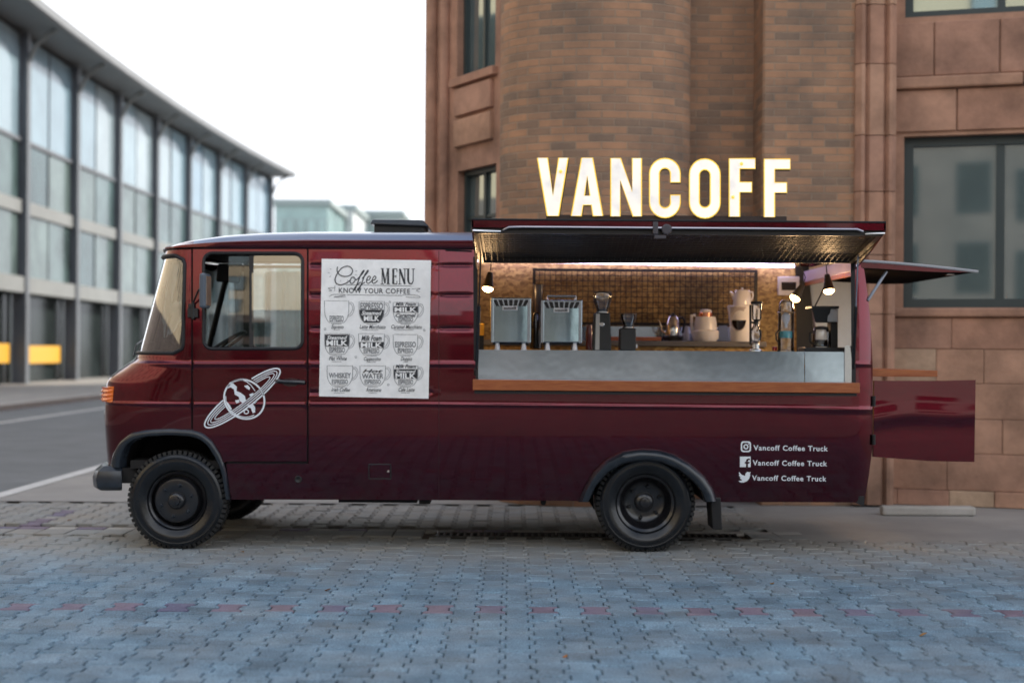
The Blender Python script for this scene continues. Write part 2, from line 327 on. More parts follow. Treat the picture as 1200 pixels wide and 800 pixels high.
def panel(name, outer, holes, fmap, mats, parent, step=(8, 6), rows=(), thick=0.02, out_hint=(0, -1, 0), eps=0.5):
    """a skin over the 2-D outline, bent by fmap(u, v) -> xyz, with a rim turned inwards"""
    st = min(step); outer = densify(outer, st); holes = [densify(h, st) for h in holes]
    o = np.array(outer); x0, y0 = o.min(0); x1, y1 = o.max(0)
    ys = sorted(set(np.arange(y0+step[1]/2, y1, step[1]).tolist()) | set(rows))
    ys2 = []
    for y in ys:
        if not ys2 or y-ys2[-1] > st*0.12: ys2.append(y)
    G = np.array([(x, y) for y in ys2 for x in np.arange(x0+step[0]/2, x1, step[0])])
    if len(G):
        ok = inside(G, outer)
        for h in holes: ok &= ~inside(G, h)
        G = G[ok]
        B = np.vstack([o]+[np.array(h) for h in holes])
        dmin = np.array([np.min(np.abs(B[:, 0]-g[0])/step[0]+np.abs(B[:, 1]-g[1])/step[1]) for g in G]) if len(G) else np.zeros(0)
        G = G[dmin > 0.3] if len(G) else G
    v2, f = tri2d(outer, holes, G)
    P = np.array([fmap(u, v) for u, v in v2])
    du = np.array([fmap(u+eps, v) for u, v in v2])-np.array([fmap(u-eps, v) for u, v in v2])
    dv = np.array([fmap(u, v+eps) for u, v in v2])-np.array([fmap(u, v-eps) for u, v in v2])
    N = np.cross(du, dv); N /= np.maximum(np.linalg.norm(N, axis=1), 1e-12)[:, None]
    if callable(out_hint): hint = np.array([out_hint(p) for p in P])
    else: hint = np.array([out_hint]*len(P))
    s = 1 if (N*hint).sum() > 0 else -1
    N *= s
    fn = np.cross(P[f[:, 1]]-P[f[:, 0]], P[f[:, 2]]-P[f[:, 0]])
    flip = (fn*N[f[:, 0]]).sum(1) < 0; f[flip] = f[flip][:, ::-1]
    verts = P.tolist(); norms = N.tolist(); faces = [tuple(int(k) for k in t) for t in f]
    if thick:
        cnt = {}
        for t in faces:
            for a, b in ((t[0], t[1]), (t[1], t[2]), (t[2], t[0])):
                if (b, a) in cnt: del cnt[(b, a)]
                else: cnt[(a, b)] = 1
        for (a, b) in cnt:
            k = len(verts); pa, pb = P[a], P[b]; na, nb = N[a], N[b]
            rn = np.cross(pb-pa, na); rn = rn/max(np.linalg.norm(rn), 1e-9)
            verts += [pa.tolist(), pb.tolist(), (pb-nb*thick).tolist(), (pa-na*thick).tolist()]; norms += [rn.tolist()]*4
            faces.append((k, k+3, k+2, k+1))
    return mk(name, verts, faces, mats, parent, normals=norms)
def prism(mb, outer, holes, fmap, depth):
    """flat cut-out with thickness: fmap(u, v) -> xyz of the front, depth = vector to the back"""
    v, f = tri2d(outer, holes); D = Vector(depth); n = len(v)
    P = [Vector(fmap(a, b)) for a, b in v]
    fs = [tuple(int(k) for k in t) for t in f]
    c = (P[fs[0][1]]-P[fs[0][0]]).cross(P[fs[0][2]]-P[fs[0][0]])
    if c.dot(D) > 0: fs = [t[::-1] for t in fs]
    cnt = {}
    for t in fs:
        for a, b in ((t[0], t[1]), (t[1], t[2]), (t[2], t[0])):
            if (b, a) in cnt: del cnt[(b, a)]
            else: cnt[(a, b)] = 1
    front = list(fs); back = [tuple(k+n for k in t[::-1]) for t in fs]
    mb.add(P+[p+D for p in P], front+back+[(a, a+n, b+n, b) for a, b in cnt])
    return len(front)
def ribbon(pts, w, closed=False):
    """2-D stroke as quads"""
    n = len(pts); L = []; Rr = []
    for i in range(n):
        a = pts[(i-1) % n] if (closed or i) else pts[i]; b = pts[(i+1) % n] if (closed or i < n-1) else pts[i]
        dx, dy = b[0]-a[0], b[1]-a[1]; d = math.hypot(dx, dy) or 1; nx, ny = -dy/d*w/2, dx/d*w/2
        L.append((pts[i][0]+nx, pts[i][1]+ny)); Rr.append((pts[i][0]-nx, pts[i][1]-ny))
    M = n if closed else n-1
    return L+Rr, [(i, (i+1) % n, n+(i+1) % n, n+i) for i in range(M)]
class Flat:
    """2-D print collected in elevation px and laid on a surface"""
    def __init__(s): s.v = []; s.f = []
    def add(s, vs, fs):
        k = len(s.v); s.v += list(vs); s.f += [tuple(a+k for a in f) for f in fs]
    def stroke(s, pts, w, closed=False): s.add(*ribbon(pts, w, closed))
    def poly(s, outer, holes=()):
        v, f = tri2d(outer, holes); s.add([tuple(p) for p in v], [tuple(int(k) for k in t) for t in f])
    def text(s, body, x, base, w, h, bold=0.0, shear=0.0, space=1.0, slope=0.0):
        cu = bpy.data.curves.new('t', 'FONT'); cu.body = body; cu.offset = bold; cu.shear = shear; cu.space_character = space; cu.resolution_u = 3
        ob = bpy.data.objects.new('t', cu); COL.objects.link(ob)
        dg = bpy.context.evaluated_depsgraph_get(); me = ob.evaluated_get(dg).to_mesh()
        vs = [(p.co.x, p.co.y) for p in me.vertices]; fs = [tuple(p.vertices) for p in me.polygons]
        ob.evaluated_get(dg).to_mesh_clear(); bpy.data.objects.remove(ob); bpy.data.curves.remove(cu)
        if not vs: return
        x0 = min(a for a, b in vs); x1 = max(a for a, b in vs); kx = w/(x1-x0); ky = h/0.70
        s.add([(x+(a-x0)*kx, base-b*ky+slope*(a-x0)*kx) for a, b in vs], fs)
    def lay(s, name, fm, m, parent, toward=(0, -1, 0)):
        P = [Vector(fm(a, b)) for a, b in s.v]; T = Vector(toward); fs = []
        for f in s.f:
            nrm = (P[f[1]]-P[f[0]]).cross(P[f[2]]-P[f[0]])
            fs.append(f if nrm.dot(T) > 0 else f[::-1])
        return mk(name, P, fs, m, parent)

# ================================================================ THE SETTING
def sheet(name, x0, x1, y0, y1, z, m, n=1):
    return tag(mk(name, [(x0,y0,z),(x1,y0,z),(x1,y1,z),(x0,y1,z)], [(0,1,2,3)], m), kind='structure')
GROUND = mat('dusty_ground', (0.20, 0.18, 0.155), col2=(0.29, 0.265, 0.23), rough=0.9, vscale=0.8, bump=0.004, bscale=20)
ASPH = mat('asphalt', (0.13, 0.14, 0.145), col2=(0.18, 0.19, 0.195), rough=0.8, vscale=1.2, bump=0.004, bscale=60)
PALEPAVE = mat('pale_concrete_paving', (0.27, 0.26, 0.245), col2=(0.36, 0.345, 0.32), rough=0.85, vscale=1.1, bump=0.003, bscale=25)
KERB = mat('kerb_concrete', (0.36, 0.34, 0.31), col2=(0.46, 0.44, 0.41), rough=0.85, vscale=5, bump=0.003, bscale=30)
LINE = mat('white_road_paint', (0.62, 0.62, 0.60), rough=0.7, var=0.15, vscale=6)
BED = mat('joint_sand', (0.06, 0.044, 0.032), col2=(0.20, 0.145, 0.10), rough=0.95, vscale=14, bump=0.004, bscale=60)
IRON = mat('cast_iron', (0.05, 0.048, 0.046), rough=0.6, var=0.4, vscale=30, bump=0.002, bscale=80)
sheet('ground', -900, 900, -900, 900, -0.070, GROUND)
ROAD_R = -5.35
sheet('road', -12.2, ROAD_R, -90, 260, -0.020, ASPH)
PAVE_Y0, DR0, DR1, PAVE_Y1, PX0, PX1 = -6.2, 0.86, 1.30, 3.3, ROAD_R+0.28, 8.2
sheet('pavement_beside_brick_building', PX0, 14.0, PAVE_Y1, 60, -0.003, PALEPAVE)
sheet('pavement_behind_camera', PX0, 14.0, -40, PAVE_Y0, -0.004, PALEPAVE)
ln = sheet('road_edge_line', ROAD_R+0.02, ROAD_R+0.20, -40, 120, -0.012, LINE)
sheet('road_verge_strip', ROAD_R, ROAD_R+0.30, -90, 200, -0.017, PALEPAVE)
# far pavement with kerb before the glass building
m_ = MB().box((-60, -60, -0.05), (-12.2, 240, 0.10)); o = m_.build('far_pavement', PALEPAVE); tag(o, kind='structure')
k_ = thing('kerb', 'long pale concrete kerb along the far edge of the road', 'kerb', (-12.2, 30, 0))
yy = 8.0
while yy < 110:
    MB().box((-12.36, yy, -0.04), (-12.06, yy+1.96, 0.125)).build('kerb_stone', KERB, k_, bevel=0.015); yy += 2.0
sheet('lane_line', -10.3, -10.12, 10, 120, -0.012, LINE)

# I-shaped interlocking pavers
PW, PL, PA = 0.1525, 0.228, 0.0145
def paver_mesh(name, m):
    g, gl = 0.0036, 0.0017
    w1, w0 = PW/2+PA-g, PW/2-PA-g; h = PL/2-gl; q = PL/4; e = 0.008
    half = [(w1, -h), (w1, -q-e), (w0, -q+e), (w0, q-e), (w1, q+e), (w1, h)]
    lp = half+[(-x, -y) for x, y in half]
    def sh(k): return [(x-math.copysign(k, x), y-(math.copysign(k, y) if abs(y) > q*1.2 else 0)) for x, y in lp]
    n = len(lp); V = [(x, y, 0.0) for x, y in sh(0.007)]+[(x, y, -0.0055) for x, y in lp]+[(x, y, -0.03) for x, y in lp]
    F = [(0, 1, 10, 11), (1, 2, 9, 10), (2, 3, 8, 9), (3, 4, 7, 8), (4, 5, 6, 7)]
    F += [(j*n+k, (j+1)*n+k, (j+1)*n+(k+1) % n, j*n+(k+1) % n) for j in range(2) for k in range(n)]
    return V, [f for f in F]
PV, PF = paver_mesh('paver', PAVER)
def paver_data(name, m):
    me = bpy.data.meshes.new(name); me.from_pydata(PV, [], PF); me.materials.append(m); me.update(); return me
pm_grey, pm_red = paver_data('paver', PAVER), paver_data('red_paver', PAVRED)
spots = []
RED_Y = -2.36
for zone, (ya, yb) in enumerate(((PAVE_Y0, DR0), (DR1, PAVE_Y1))):
    nx = int((PX1-PX0)/PW)
    for i in range(nx):
        x = PX0+PW*(i+0.5); off = 0 if i % 2 == 0 else PL/2
        k = math.ceil((ya-RED_Y-off+PL/2)/PL)
        while True:
            y = RED_Y+off+k*PL
            if y+PL/2 > yb+0.001: break
            if zone == 1 and x > 2.25: break
            red = zone == 0 and k == 0 and off == 0
            if zone == 1 and off == 0 and abs(x+4.15) < 0.2 and k % 3 != 1 and y < 2.6: red = True
            spots.append((x, y, red)); k += 1
def size_in_view(s):
    px, py = proj((s[0], s[1], 0))
    if -20 < px < 1220 and py < 806: return 1/(s[1]+DIST)
    return 0
spots.sort(key=lambda s: -size_in_view(s))
root = sheet('brick_paving', PX0, PX1, PAVE_Y0, PAVE_Y1, -0.024, BED)
rest = []
for i, (x, y, red) in enumerate(spots):
    rx, ry, dz, rz = random.gauss(0, 0.010), random.gauss(0, 0.011), random.gauss(0, 0.0019), random.gauss(0, 0.009)
    if i < 300 or red:
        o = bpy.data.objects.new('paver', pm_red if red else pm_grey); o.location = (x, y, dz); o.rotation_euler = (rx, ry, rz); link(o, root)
    else: rest.append((x, y, dz, rx, ry, rz))
A = np.array(PV); V = []; F = []; T = []
nP = len(A)
for (x, y, dz, rx, ry, rz) in rest:
    c, s_ = math.cos(rz), math.sin(rz); B = A.copy()
    B[:, 0], B[:, 1] = A[:, 0]*c-A[:, 1]*s_+x, A[:, 0]*s_+A[:, 1]*c+y
    B[:, 2] = A[:, 2]+dz+A[:, 1]*rx-A[:, 0]*ry
    k = len(V); V.extend(B.tolist()); F.extend([tuple(a+k for a in f) for f in PF]); T.append(random.random())
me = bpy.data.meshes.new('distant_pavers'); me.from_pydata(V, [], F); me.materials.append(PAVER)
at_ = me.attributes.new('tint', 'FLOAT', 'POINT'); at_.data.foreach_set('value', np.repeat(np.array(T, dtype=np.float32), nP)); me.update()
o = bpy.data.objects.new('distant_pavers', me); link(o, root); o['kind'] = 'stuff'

# drain line under the truck: pale straight course, slotted iron grates
sheet('pavement_right_of_drain', 2.17, PX1, DR0-0.13, PAVE_Y1, -0.0035, PALEPAVE)
dr = sheet('drain_channel', PX0, 2.285, DR0, DR1, -0.0205, BED)
x = PX0
while x < 2.2:
    L = random.uniform(0.235, 0.245)
    m_ = MB().box((x+0.003, DR1-0.135, -0.04), (x+L-0.003, DR1-0.004, random.gauss(0.001, 0.001)))
    m_.build('course_stone', PAVRED if random.random() < 0.3 else KERB, dr, bevel=0.006)
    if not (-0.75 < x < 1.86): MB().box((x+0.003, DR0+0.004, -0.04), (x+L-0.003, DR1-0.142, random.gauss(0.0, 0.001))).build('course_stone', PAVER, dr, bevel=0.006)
    x += 0.242
for k in range(5):
    g = MB(); x0 = -0.62+0.5*k; ya, yb = DR0+0.015, DR1-0.15
    g.box((x0, ya, -0.03), (x0+0.49, ya+0.035, 0.002)); g.box((x0, yb-0.035, -0.03), (x0+0.49, yb, 0.002))
    for j in range(9): g.box((x0+0.012+j*0.0555, ya+0.03, -0.016), (x0+0.034+j*0.0555, yb-0.03, 0.001))
    g.build('grate', IRON, dr, bevel=0.003)
    MB().box((x0, ya, -0.30), (x0+0.49, yb, -0.0165)).build('grate_pit', UNDER, dr)
# low kerb bar on the pavement by the brick building
p = at(1095, 607, 2.35)
o = MB().box((p.x-0.42, 2.55, 0.0), (p.x+0.45, 2.68, 0.085)).build('kerb_block', KERB, bevel=0.02)
tag(o, 'low pale concrete kerb block lying before the brick building plinth', 'kerb block')

# ---------------------------------------------------------------- red brick building behind the truck
def xy(px, y): p = at(px, 410, y); return (p.x, y)
def zat(px, py, y): return at(px, py, y).z
def wall(name, A, B, z0, z1, holes, thick, m, parent):
    A, B = Vector((*A, 0)), Vector((*B, 0)); d = B-A; L = d.length; d /= L
    nrm = Vector((d.y, -d.x, 0))
    def fm(s, z): p = A+d*s; return (p.x, p.y, z)
    hs_ = [[(a, c), (b, c), (b, e), (a, e)] for a, b, c, e in holes]
    o = panel(name, [(0, z0), (L, z0), (L, z1), (0, z1)], hs_, fm, m, parent, step=(1.0, 1.0), thick=thick, out_hint=tuple(nrm), eps=0.01)
    uv(o, lambda p: ((Vector(p)-A).dot(d), p[2])); return o, fm, nrm, L
def uv(o, f):
    me = o.data; l = me.uv_layers.new(name='UVMap')
    for lp in me.loops: l.data[lp.index].uv = f(me.vertices[lp.vertex_index].co)
ZT = 17.0  # raised above the view so that the building shades the square
BB = thing('brick_building', 'weathered red brick and sandstone building with rounded pier behind the maroon truck', 'building', (3, 4, 0))
WINF = mat('dark_window_frame', (0.035, 0.05, 0.052), rough=0.45)
WPANE = mat('dark_window_pane', (0.30, 0.38, 0.39), rough=0.03, metal=0.75, coat=1.0, coat_rough=0.02)
# chamfered left wing with two windows
yA, yB = 5.25, 3.80
Aw, Bw = xy(496, yA), xy(584, yB)
Lw = math.dist(Aw, Bw)
def sfrac(px):   # where a sight line at px meets the left wing
    lo, hi = 0.0, 1.0
    for _ in range(40):
        t = (lo+hi)/2; q = (Aw[0]+(Bw[0]-Aw[0])*t, Aw[1]+(Bw[1]-Aw[1])*t, EYE)
        if proj(q)[0] < px: lo = t
        else: hi = t
    return lo, Aw[1]+(Bw[1]-Aw[1])*lo
wh = []
for (pa, pb, ta, tb) in ((533, 578, -140, 86), (535, 580, 196, 345)):
    sa, ya = sfrac(pa); sb, yb = sfrac(pb); ym = (ya+yb)/2
    wh.append((sa*Lw, sb*Lw, zat(555, tb, ym), zat(555, ta, ym)))
wob, fmw, nw, _ = wall('left_wing_wall', Aw, Bw, 0, ZT, wh, 0.16, STONE, BB)
def window(parent, fm, nrm, a, b, c, e, depth, mull=(), trans=(), fw=0.06):
    nrm = Vector(nrm); g = MB()
    def q(s, z, dd): return Vector(fm(s, z))-nrm*dd
    def bar(s0, s1, z0, z1, d0, d1):
        g.hexa([q(s0, z0, d0), q(s1, z0, d0), q(s1, z0, d1), q(s0, z0, d1), q(s0, z1, d0), q(s1, z1, d0), q(s1, z1, d1), q(s0, z1, d1)])
    bar(a, a+fw, c, e, depth-0.05, depth+0.04); bar(b-fw, b, c, e, depth-0.05, depth+0.04)
    bar(a+fw, b-fw, c, c+fw, depth-0.048, depth+0.04); bar(a+fw, b-fw, e-fw, e, depth-0.048, depth+0.04)
    for t in mull: bar(t-fw*0.45, t+fw*0.45, c+fw, e-fw, depth-0.03, depth+0.035)
    for t in trans: bar(a+fw, b-fw, t-fw*0.3, t+fw*0.3, depth-0.02, depth+0.03)
    f = g.build('window', WINF, parent)
    xs = [a]+list(mull)+[b]; zs = [c]+list(trans)+[e]
    for i in range(len(xs)-1):
        for j in range(len(zs)-1):
            h = MB(); s0, s1, z0, z1 = xs[i]+0.01, xs[i+1]-0.01, zs[j]+0.01, zs[j+1]-0.01
            tlt = random.uniform(-0.006, 0.006)
            h.add([q(s0, z0, depth), q(s1, z0, depth), q(s1, z1, depth+tlt), q(s0, z1, depth+tlt)], [(0, 1, 2, 3)])
            h.build('pane', WPANE, f)
    return f
for (a, b, c, e) in wh:
    f = window(BB, fmw, nw, a, b, c, e, 0.13, mull=[(a+b)/2], trans=[c+(e-c)*0.62], fw=0.05)
    s = MB(); p0, p1 = Vector(fmw(a-0.06, c)), Vector(fmw(b+0.06, c))
    s.hexa([p0+nw*0.07-Vector((0,0,0.09)), p1+nw*0.07-Vector((0,0,0.09)), p1-nw*0.1-Vector((0,0,0.09)), p0-nw*0.1-Vector((0,0,0.09)),
            p0+nw*0.07, p1+nw*0.07, p1-nw*0.1, p0-nw*0.1]); s.build('sill', STONE, f, bevel=0.01)
# stone band between the windows of the wing, corner shaft
za, zb = wh[1][3]+0.25, wh[0][2]-0.12
for (s0, s1, z0, z1) in ((wh[0][0]+0.02, wh[0][1]-0.02, za, (za+zb)/2-0.02), (wh[0][0]+0.02, wh[0][1]-0.02, (za+zb)/2+0.02, zb)):
    p0, p1 = Vector(fmw(s0, z0)), Vector(fmw(s1, z0)); H = Vector((0, 0, z1-z0))
    MB().hexa([p0+nw*0.05, p1+nw*0.05, p1-nw*0.05, p0-nw*0.05, p0+nw*0.05+H, p1+nw*0.05+H, p1-nw*0.05+H, p0-nw*0.05+H]).build('stone_slab', STONE, BB, bevel=0.012)
for px, r in ((507, 0.07), (522, 0.055)):
    s, y = sfrac(px); q = fmw(s*Lw, 0); MB().cyl((q[0]+nw.x*0.03, q[1]+nw.y*0.03, 0), (q[0]+nw.x*0.03, q[1]+nw.y*0.03, ZT), r, n=14).build('corner_shaft', STONE, BB, smooth=True)
wall('left_return_wall', (Aw[0]+0.1, 58), Aw, 0, ZT, [], 0.2, STONE, BB)
# rounded brick pier
def strip(name, pts, m, z0=0, z1=ZT):
    L = [0]
    for a, b in zip(pts, pts[1:]): L.append(L[-1]+math.dist(a, b))
    V = [(x, y, z) for z in (z0, z1) for x, y in pts]; n = len(pts)
    o = mk(name, V, [(k, k+1, n+k+1, n+k) for k in range(n-1)], m, BB, smooth=True, ang=30)
    l = o.data.uv_layers.new(name='UVMap')
    for lp in o.data.loops: k = lp.vertex_index % n; l.data[lp.index].uv = (L[k], V[lp.vertex_index][2])
    return o
x0, _ = xy(584, 3.80); x1, _ = xy(806, 3.62)
pts = [(x0, 3.80)]
for k in range(0, 25):
    t = k/24; a = math.pi*(1-t); pts.append((x0+(x1-x0)*(0.5+0.5*math.cos(a)), 3.78-0.16*t-0.62*math.sin(a)**0.8))
pts.append((x1+0.0, 3.95)); strip('rounded_pier', pts, BRICK)
x2, _ = xy(888, 3.9); strip('recessed_brick_wall', [(x1-0.02, 3.9), (x2+0.02, 3.9)], BRICK)
x3, _ = xy(892, 3.35); x4, _ = xy(1000, 3.35)
strip('flat_brick_pier', [(x3, 4.0), (x3, 3.37), (x3+0.02, 3.35), (x4-0.0, 3.35), (x4, 4.0)], BRICK)
# moulded sandstone pilaster, one drum above another
y5 = 3.26; xa, xb = xy(1002, y5)[0], xy(1050, y5)[0]; zc = 0.02; k = 0
while zc < ZT:
    hgt = [0.62, 0.55, 0.70, 0.58][k % 4] if zc < 8 else ZT-zc+0.01; w = xb-xa; g = MB()
    prof = [(0, 0.7), (0, 0.05), (w*0.12, 0.0), (w*0.2, 0.0), (w*0.26, 0.06), (w*0.34, 0.02), (w*0.66, 0.02), (w*0.74, 0.06), (w*0.8, 0.0), (w*0.88, 0.0), (w, 0.05), (w, 0.7)]
    n = len(prof); g.add([(xa+a, y5+b, z) for z in (zc, zc+hgt-0.008) for a, b in prof], [(j, j+1, n+j+1, n+j) for j in range(n-1)]+[tuple(range(n-1, -1, -1)), tuple(range(n, 2*n))])
    g.build('pilaster_stone', STONE, BB); zc += hgt; k += 1
# window front to the right of the pilaster
Af, Bf = (xb-0.02, 3.64), (xy(1200, 3.1)[0]+3.3, 2.35)
df = Vector((Bf[0]-Af[0], Bf[1]-Af[1])).normalized()
def fsf(px):
    lo, hi = 0.0, 6.0
    for _ in range(40):
        t = (lo+hi)/2; q = (Af[0]+df.x*t, Af[1]+df.y*t, EYE)
        if proj(q)[0] < px: lo = t
        else: hi = t
    return lo
LF = math.dist(Af, Bf); ym = 3.4
s0, sm, s1 = fsf(1058), fsf(1172), fsf(1290)
zs0, zs1, zu = zat(1100, 360, ym), zat(1100, 157, ym), zat(1100, 16, ym)
wf, fmf, nf, _ = wall('window_front_wall', Af, Bf, 0, ZT, [(s0, s1, zs0, zs1), (s0, s1, zu, zu+1.75)], 0.2, STONE, BB)
window(BB, fmf, nf, s0, s1, zs0, zs1, 0.16, mull=[sm], trans=[], fw=0.09)
window(BB, fmf, nf, s0, s1, zu, zu+1.75, 0.16, mull=[sm], trans=[], fw=0.08)
def stone_on(fm, nrm, a, b, c, e, proud, m, name='stone_slab', bev=0.012):
    H = Vector((0, 0, e-c)); p0, p1 = Vector(fm(a, c)), Vector(fm(b, c))
    return MB().hexa([p0+nrm*proud, p1+nrm*proud, p1-nrm*0.03, p0-nrm*0.03, p0+nrm*proud+H, p1+nrm*proud+H, p1-nrm*0.03+H, p0-nrm*0.03+H]).build(name, m, BB, bevel=bev)
# spandrel slabs between the two windows, string course, base course blocks and ashlar plinth
zb1, zb2, zb3, zb4 = zs1+0.04, zat(1100, 102, ym), zat(1100, 88, ym), zu-0.06
for z0, z1, cuts in ((zb1, zb2-0.01, (0.0, 0.62, 1.5, 2.6, 3.6)), (zb3+0.01, zb4, (0.0, 0.40, 1.02, 2.1, 3.2))):
    for a, b in zip(cuts, cuts[1:]): stone_on(fmf, nf, a+0.07, b+0.058, z0, z1, 0.03, STONE)
for a, b in ((0.06, 1.3), (1.31, 2.6), (2.61, 3.9)): stone_on(fmf, nf, a, b, zb2, zb3, 0.085, STONE, 'string_course', 0.02)
sl = -0.55
course_z = [0.0, 0.155, 0.52, 0.86, 1.21, 1.55, zs0-0.10]
for ci, (c, e) in enumerate(zip(course_z, course_z[1:])):
    a = 0.0 if ci else -0.35
    while a < 4.2:
        L = random.uniform(0.42, 0.5) if ci == 0 else random.uniform(0.45, 0.95)
        if ci == 0: m_ = STONEP if int(a*2.2) % 2 else STONE
        else: m_ = STONEP if random.random() < 0.10 else STONE
        stone_on(fmf, nf, max(a, 0.0)+0.0015, a+L-0.0015, c+0.0015, e-0.0015, 0.055+random.uniform(-0.008, 0.008)+(0.03 if ci == 0 else 0), m_, 'ashlar_stone', 0.008); a += L
stone_on(fmf, nf, 0.02, 4.2, zs0-0.095, zs0-0.005, 0.10, STONE, 'window_sill', 0.02)
wall('unseen_front_wall', Bf, (26, 1.2), 0, ZT, [], 0.2, STONE, BB)  # unseen, carried on sideways and back to shade the square
wall('unseen_return_wall', (26, 1.2), (26.5, 58), 0, ZT, [], 0.2, STONE, BB)
MB().box((Aw[0]+0.3, 5.6, ZT-0.3), (26, 58, ZT-0.02)).build('roof', STONE, BB)

# ---------------------------------------------------------------- long glass building across the road
GB = thing('glass_building', 'long grey glass and steel building with overhanging flat roof across the road', 'building', (-19, 60, 0.1))
GSTEEL = mat('grey_facade_steel', (0.115, 0.13, 0.15), rough=0.5, var=0.12, vscale=0.6)
GSOFF = mat('grey_soffit', (0.20, 0.215, 0.23), rough=0.6, var=0.08, vscale=0.5)
GSPAN = mat('pale_spandrel', (0.22, 0.235, 0.235), rough=0.6, var=0.1, vscale=0.7)
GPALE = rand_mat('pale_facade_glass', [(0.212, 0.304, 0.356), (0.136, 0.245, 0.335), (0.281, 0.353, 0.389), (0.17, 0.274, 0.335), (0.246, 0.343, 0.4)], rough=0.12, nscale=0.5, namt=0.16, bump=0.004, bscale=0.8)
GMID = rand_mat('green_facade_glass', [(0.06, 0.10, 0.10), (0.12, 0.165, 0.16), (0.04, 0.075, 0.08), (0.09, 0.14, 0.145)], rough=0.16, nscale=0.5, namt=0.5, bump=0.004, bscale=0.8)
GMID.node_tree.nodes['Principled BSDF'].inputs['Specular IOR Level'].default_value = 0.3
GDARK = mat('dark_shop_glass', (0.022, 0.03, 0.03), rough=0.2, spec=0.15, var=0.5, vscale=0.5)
XF = -18.75; bay = 6.5; cy = [54-DIST+bay*(k-2) for k in range(10)]
def xcurve(y): return XF+0.0012*(y+DIST-62)**2
for i, y in enumerate(cy):
    x = xcurve(y)
    MB().box((x-0.25, y-0.19, 0.1), (x+0.28, y+0.19, 13.4)).build('column', GSTEEL, GB)
    b = MB(); b.tube([(x+0.25, y, 12.3), (x+0.5, y, 12.9), (x+0.95, y, 13.35), (x+1.3, y, 13.5)], 0.09, 8); b.build('roof_bracket', GSPAN, GB, smooth=True)
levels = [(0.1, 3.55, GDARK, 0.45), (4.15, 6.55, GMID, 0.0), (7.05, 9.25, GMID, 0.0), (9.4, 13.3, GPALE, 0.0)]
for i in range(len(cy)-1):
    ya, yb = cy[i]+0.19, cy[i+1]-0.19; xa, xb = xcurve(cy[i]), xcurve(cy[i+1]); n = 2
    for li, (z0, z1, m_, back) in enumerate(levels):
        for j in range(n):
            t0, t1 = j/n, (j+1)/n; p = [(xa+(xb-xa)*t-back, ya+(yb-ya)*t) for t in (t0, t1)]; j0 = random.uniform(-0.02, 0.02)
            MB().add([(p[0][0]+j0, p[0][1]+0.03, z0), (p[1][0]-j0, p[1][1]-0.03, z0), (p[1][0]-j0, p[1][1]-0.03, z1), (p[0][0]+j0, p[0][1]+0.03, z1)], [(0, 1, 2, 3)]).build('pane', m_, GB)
        if n > 1 and li > 0:
            t = 0.5; x = xa+(xb-xa)*t; y = ya+(yb-ya)*t
            MB().box((x-0.03, y-0.025, z0), (x+0.035, y+0.025, z1)).build('mullion', GSTEEL, GB)
    for z0, z1, pr, m_ in ((3.55, 4.15, 0.22, GSPAN), (6.55, 7.05, 0.12, GSPAN), (9.25, 9.4, 0.08, GSTEEL)):
        MB().hexa([(xa-0.1, ya, z0), (xa+pr, ya, z0), (xb+pr, yb, z0), (xb-0.1, yb, z0), (xa-0.1, ya, z1), (xa+pr, ya, z1), (xb+pr, yb, z1), (xb-0.1, yb, z1)]).build('spandrel', m_, GB)
r = MB(); n = len(cy)
ys = [cy[0]-3+k*(cy[-1]+1.0-cy[0]+3)/24 for k in range(25)]
V = []
for y in ys:
    x = xcurve(y); V += [(x+1.55, y, 13.55), (x+1.65, y, 13.62), (x+1.65, y, 13.95), (x-14, y, 14.6), (x-14, y, 13.5)]
r.add(V, [(k*5+j, k*5+(j+1) % 5, (k+1)*5+(j+1) % 5, (k+1)*5+j) for k in range(24) for j in range(5)]+[(0, 1, 2, 3, 4), tuple(range(124, 119, -1))])
r.build('roof', GSOFF, GB)
x = xcurve(cy[-1]); MB().box((x-13.5, cy[-1]+0.19, 0.1), (x, cy[-1]+0.5, 13.5)).build('end_wall', GSPAN, GB)
MB().box((XF-2.6, cy[0], 0.1), (XF-2.5, cy[-1], 13.4)).build('inner_wall', GMID, GB)
for (ya, yb, z0, z1) in ((cy[2]-3.4, cy[2]-0.7, 0.9, 1.62), (cy[2]+1.0, cy[2]+5.6, 0.85, 1.55)):
    x = xcurve(ya)-0.30
    MB().box((x, ya, z0), (x+0.06, yb, z1)).build('yellow_sign', YELLOW, GB)
for m_ in (GMID, GDARK): m_.node_tree.nodes['Principled BSDF'].inputs['Specular Tint'].default_value = (0.55, 0.76, 0.78, 1)
